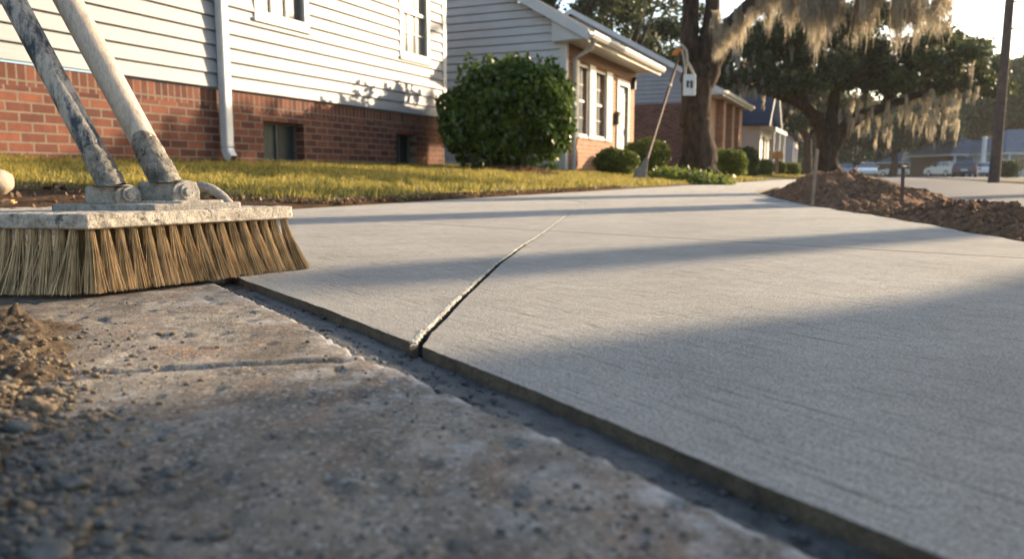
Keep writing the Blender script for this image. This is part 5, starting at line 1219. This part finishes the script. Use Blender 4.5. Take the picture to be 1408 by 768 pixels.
# inner rows
for j in range(1, 3):
    for i in range(nR - j):
        sites.append((0.004 + i * LBk / (nR - 1) * 0.99 + dLn.x * 0.03 * j * 0.3 + 0.01 * (j % 2), 0.006 + 0.026 * j, ((0.014 if i > nR - 4 else 0.0), 0.0)))
for (x, y, ln) in sites:
    front = y < 0.02 or x < 0
    v, f = tuft(x, y, ln, rng, 340 if front else 140); link('bristle_tuft', np_mesh('bristle_tuft', v, f, True), M['bristle'], broom); cnt += 1
print('TUFTS', cnt)

# ------------------------------------------------------------------ LEANING LONG BROOM by the oak
pb_ = atY(879, 250, 13.8); pt = atY(935, 73, 17.9)
gzb = 0.04
lb = thing('long_broom', (pb_.x, pb_.y, gzb), 'old long handled broom leaning against the thick oak trunk, head down at the walk edge', 'broom')
d = Vector(pt) - Vector((pb_.x, pb_.y, gzb)); dn = d.normalized()
m_ = MB(); m_.tube([dn * 0.32, dn * (d.length * 0.5), dn * (d.length + 0.1)], [0.032, 0.028, 0.026], 12); m_.build('handle', simple('reddish worn pole', (0.10, 0.055, 0.042), 0.7, 0.2, 0.3, 6), lb)
m_ = MB(); m_.tube([dn * (d.length * 0.69), dn * (d.length * 0.71)], 0.04, 12); m_.build('collar', M['rope'], lb)
m_ = MB(); m_.add([(-0.15, -0.05, 0.0), (0.10, -0.06, -0.01), (0.10, 0.06, -0.01), (-0.15, 0.05, 0.0), (-0.05, -0.04, 0.27), (0.14, -0.04, 0.3), (0.14, 0.04, 0.3), (-0.05, 0.04, 0.27)], [(3, 2, 1, 0), (4, 5, 6, 7), (0, 1, 5, 4), (1, 2, 6, 5), (2, 3, 7, 6), (3, 0, 4, 7)])
m_.add([(-0.0, -0.035, 0.26), (0.13, -0.035, 0.28), (0.13, 0.035, 0.28), (-0.0, 0.035, 0.26), (0.08, -0.03, 0.42), (0.15, -0.03, 0.42), (0.15, 0.03, 0.42), (0.08, 0.03, 0.42)], [(3, 2, 1, 0), (4, 5, 6, 7), (0, 1, 5, 4), (1, 2, 6, 5), (2, 3, 7, 6), (3, 0, 4, 7)])
m_.build('brush_head', simple('worn grey straw', (0.25, 0.22, 0.19), 0.9, 0.2, 0.45, 40, 0.02, 60), lb, 0.02)
# orange grip on top
og = MB(); tp = dn * (d.length + 0.06)
og.add([tp + Vector(v) for v in [(-0.2, -0.04, -0.08), (0.03, -0.05, -0.07), (0.06, -0.05, 0.07), (-0.10, -0.04, 0.08), (-0.2, 0.04, -0.08), (0.03, 0.05, -0.07), (0.06, 0.05, 0.07), (-0.10, 0.04, 0.08)]],
       [(0, 1, 2, 3), (7, 6, 5, 4), (0, 4, 5, 1), (1, 5, 6, 2), (2, 6, 7, 3), (3, 7, 4, 0)]); og.build('grip', M['orange'], lb, 0.03)
# rope loop and tag hanging from the handle's end
rp = MB(); tw = Vector((pb_.x, pb_.y, gzb)) + tp
rl = lambda px, py, Y=17.85: tuple(atY(px, py, Y))
rp.tube([rl(930, 66), rl(938, 62), rl(944, 70), rl(945, 84), rl(950, 94), rl(955, 104)], 0.03, 8)
rp.tube([rl(938, 68), rl(941, 85), rl(942, 104), rl(943, 112)], 0.022, 8); rp.tube([rl(946, 84), rl(943, 96), rl(942, 110)], 0.02, 8)
ro = rp.build('rope', M['rope']); tag(ro, 'pale rope knotted over the orange grip beside the trunk', 'rope')
sg = thing('hanging_sign', rl(948, 117, 17.8), 'small white board with a dark mark hanging from rope on the oak trunk', 'sign')
w_ = 8.5 * 17.8 / F; h_ = 14 * 17.8 / F; m_ = MB(); m_.box(-w_, w_, -0.02, 0.02, -h_, h_); m_.build('board', M['plate'], sg, 0.015)
m_ = MB(); m_.box(-w_ * 0.5, -w_ * 0.12, -0.026, -0.022, -h_ * 0.25, h_ * 0.42); m_.box(-w_ * 0.121, w_ * 0.1, -0.026, -0.022, h_ * 0.2, h_ * 0.3); m_.box(w_ * 0.1, w_ * 0.5, -0.026, -0.022, -h_ * 0.3, h_ * 0.4); m_.build('printed_mark', M['iron'], sg)

# ------------------------------------------------------------------ STREET: pole, wires, mailbox, cars
pz = atY(1366, 252, 27); up_ = thing('utility_pole', (pz.x, 27, -0.12), 'tall dark wooden utility pole at the right side of the street', 'utility pole')
tp = atY(1386, 0, 27)
m_ = MB(); m_.tube([(0, 0, -0.3), (0.02, 0, 1.0), (0.05, 0, 4), (0.10, 0, 10.5)], [0.19, 0.165, 0.145, 0.115], 16); m_.build('pole', M['pole_wood'], up_)
m_ = MB(); m_.box(-1.1, 1.3, -0.16, -0.05, 9.4, 9.52); m_.build('crossarm', M['pole_wood'], up_)
for k_ in (-1.0, -0.4, 0.6, 1.2): m_ = MB(); m_.tube([(k_, -0.1, 9.52), (k_, -0.1, 9.68)], 0.04, 8); m_.build('insulator', M['rope'], up_)
for zz, a_, b_2 in ((5.85, 0.05, 0.6), (5.0, 0.1, 0.5)): m_ = MB(); m_.box(a_, b_2, -0.14, -0.1, zz, zz + 0.05); m_.build('bracket', M['iron'], up_)
m_ = MB(); m_.tube([(-0.16, -0.05, 0.3), (-0.15, -0.06, 0.9)], 0.05, 8); m_.build('conduit', M['iron'], up_)
for k_, zz in enumerate((5.9, 5.02)):
    m_ = MB(); a = Vector((pz.x + 0.5, 26.9, zz - 0.12)); e_ = a + Vector((34, 6, 1.5)); m_.tube([tuple(a.lerp(e_, i / 16) + Vector((0, 0, -1.2 * math.sin(math.pi * i / 16)))) for i in range(17)], 0.016, 6)
    o = m_.build('power_line', M['iron']); tag(o, ('upper' if k_ == 0 else 'lower') + ' thin black wire running right from the utility pole', 'wire', 'wires on the utility pole')
mp_ = atY(1068, 240, 42); mbx = thing('mailbox', (mp_.x, 42, 0.0), 'small tan mailbox on a post among the shrubs near the porch', 'mailbox')
m_ = MB(); m_.box(-0.06, 0.06, -0.06, 0.06, -0.2, 0.98); m_.build('post', M['wood'], mbx)
m_ = MB(); m_.prism([(-0.2, 0.98), (0.2, 0.98), (0.2, 1.25), (0.12, 1.37), (-0.12, 1.37), (-0.2, 1.25)], 'y', -0.28, 0.28); m_.build('box', M['wood_orange'], mbx, 0.02)
wp = atY(1321, 240, 88); o = MB(); o.tube([(0, 0, -0.2), (0, 0, 4.0)], 0.22, 12); o.tube([(0, 0, 4.0), (0, 0, 4.15)], [0.3, 0.1], 12); o = o.build('white_post', M['white']); o.location = (wp.x, 84, -0.05); tag(o, 'tall plain white post in front of the first ranch roof', 'post')

def car(loc, rz, paint, label, kind='sedan'):
    root = thing('parked_car', loc, label, 'car', rz, 'cars parked along the street'); Lc, Wc, Hc = (4.6, 1.82, 1.45) if kind == 'sedan' else (4.7, 1.9, 1.72)
    # side profile of the body and the cabin, x forward
    body = [(-2.28, 0.42), (-2.3, 0.75), (-2.22, 0.95), (-1.5, 1.02), (0.9, 0.98), (1.8, 0.86), (2.2, 0.72), (2.3, 0.5), (2.25, 0.3), (-2.2, 0.28)]
    cab = [(-1.75, 0.99), (-1.1, 1.40), (-0.5, 1.46), (0.2, 1.44), (1.05, 0.96)] if kind == 'sedan' else [(-2.2, 1.0), (-2.0, 1.58), (-1.4, 1.70), (0.1, 1.68), (1.1, 0.98)]
    bm = bmesh.new(); secs = [(-1, 0.0, 0.90), (-0.92, 1, 1), (0.92, 1, 1), (1, 0.0, 0.90)]
    def loft(prof, ws, name, mat, shrink):
        m_ = MB(); n = len(prof); rows = []
        cz = sum(p[1] for p in prof) / n; cx = sum(p[0] for p in prof) / n
        for (yw, k_) in ws: rows += [(cx + (p[0] - cx) * k_, yw - (0 if not shrink else math.copysign(shrink * max(0, (p[1] - 0.98)) / 0.5, yw)), cz + (p[1] - cz) * (k_ if not shrink else 1)) for p in prof]
        r_ = len(ws); m_.add(rows, [(i * n + j, i * n + (j + 1) % n, (i + 1) * n + (j + 1) % n, (i + 1) * n + j) for i in range(r_ - 1) for j in range(n)] + [tuple(range(n)), tuple(range((r_ - 1) * n, r_ * n))[::-1]], False)
        return m_.build(name, mat, root, 0.03)
    hw = Wc / 2
    bd = loft(body, [(-hw, 0.97), (-hw + 0.08, 1.0), (hw - 0.08, 1.0), (hw, 0.97)], 'body', paint, 0)
    loft(cab, [(-hw + 0.1, 1.0), (hw - 0.1, 1.0)], 'windows', M['car_glass'], 0.2)
    rf = MB(); tz = max(p[1] for p in cab); x0 = cab[1][0] - 0.02; x1 = cab[-2][0] + 0.05
    rf.box(x0, x1, -hw + 0.30, hw - 0.30, tz - 0.05, tz + 0.02); rf.build('roof', paint, root, 0.025)
    for sx in (-1, 1):
        m_ = MB()
        for xx in (cab[1][0] + 0.1, (cab[1][0] + cab[-2][0]) / 2, cab[-2][0] - 0.05): m_.box(xx - 0.04, xx + 0.04, sx * (hw - 0.14) - 0.03, sx * (hw - 0.14) + 0.03, 0.97, 1.2)
        m_.build('pillar', paint, root)
        for xx in (-1.38, 1.38):
            m_ = MB(); m_.disc((xx, sx * (hw - 0.1), 0.33), (0, 1, 0), 0.33, 0.22, 22); w_ = m_.build('wheel', M['tyre'], root); m_ = MB(); m_.disc((xx, sx * (hw + 0.012), 0.33), (0, 1, 0), 0.21, 0.02, 16); m_.build('rim', M['rim'], w_)
        m_ = MB(); m_.box(2.12, 2.30, sx * 0.62 - 0.16, sx * 0.62 + 0.16, 0.60, 0.72); m_.build('headlight', M['clear_lamp'], root, 0.02)
        m_ = MB(); m_.box(-2.315, -2.2, sx * 0.68 - 0.15, sx * 0.68 + 0.15, 0.72, 0.88); m_.build('tail_light', M['red_lamp'], root, 0.02)
        m_ = MB(); m_.box(0.75, 0.9, sx * (hw + 0.05) - 0.09, sx * (hw + 0.05) + 0.09, 0.98, 1.1); m_.build('side_mirror', paint, root, 0.02)
    m_ = MB(); m_.box(-2.325, -2.302, -0.26, 0.26, 0.56, 0.68); m_.build('number_plate', M['plate'], root)
    m_ = MB(); m_.box(-2.33, -2.2, -hw + 0.12, hw - 0.12, 0.3, 0.42); m_.build('bumper', M['tyre'], root, 0.02)
    return root
silver = mat_paint('silver paint', (0.55, 0.56, 0.58)); white = mat_paint('white paint', (0.72, 0.72, 0.72)); dgrey = mat_paint('dark grey paint', (0.10, 0.12, 0.14)); blue = mat_paint('pale blue paint', (0.35, 0.42, 0.5))
p = atY(1326, 245, 72); car((p.x, p.y, -0.04), ROT - 0.12, dgrey, 'dark grey car seen from behind, nearest of the cars parked left of the utility pole', 'suv')
p = atY(1300, 245, 79); car((p.x, p.y, -0.04), ROT + 0.5, silver, 'silver sedan parked just left of the dark grey car')
p = atY(1349, 245, 84); car((p.x, p.y, -0.04), ROT + 0.1, white, 'white car mostly hidden between the dark grey car and the utility pole')
p = atY(1192, 243, 80); car((p.x, p.y, -0.09), ROT + math.pi, white, 'white sedan coming up the street just beyond the top of the dirt pile')
p = atY(1232, 243, 108); car((p.x, p.y, -0.09), ROT + 1.2, silver, 'silver sedan parked side on at the far end of the street')
p = atY(1163, 243, 92); car((p.x, p.y, -0.09), ROT, blue, 'pale blue car showing just right of the forked oak trunk')

# ------------------------------------------------------------------ the air
hz = MB(); hz.box(-320, 420, -80, 420, -2.0, 26)
hm = bpy.data.materials.new('haze air'); hm.use_nodes = True; hn = hm.node_tree; hn.nodes.clear()
ho = hn.nodes.new('ShaderNodeOutputMaterial'); hv = hn.nodes.new('ShaderNodeVolumePrincipled'); hv.inputs['Density'].default_value = 0.00024
hv.inputs['Color'].default_value = (0.95, 0.96, 1.0, 1); hv.inputs['Anisotropy'].default_value = 0.3
hn.links.new(hv.outputs[0], ho.inputs['Volume']); o = hz.build('haze', hm); stuff(o)
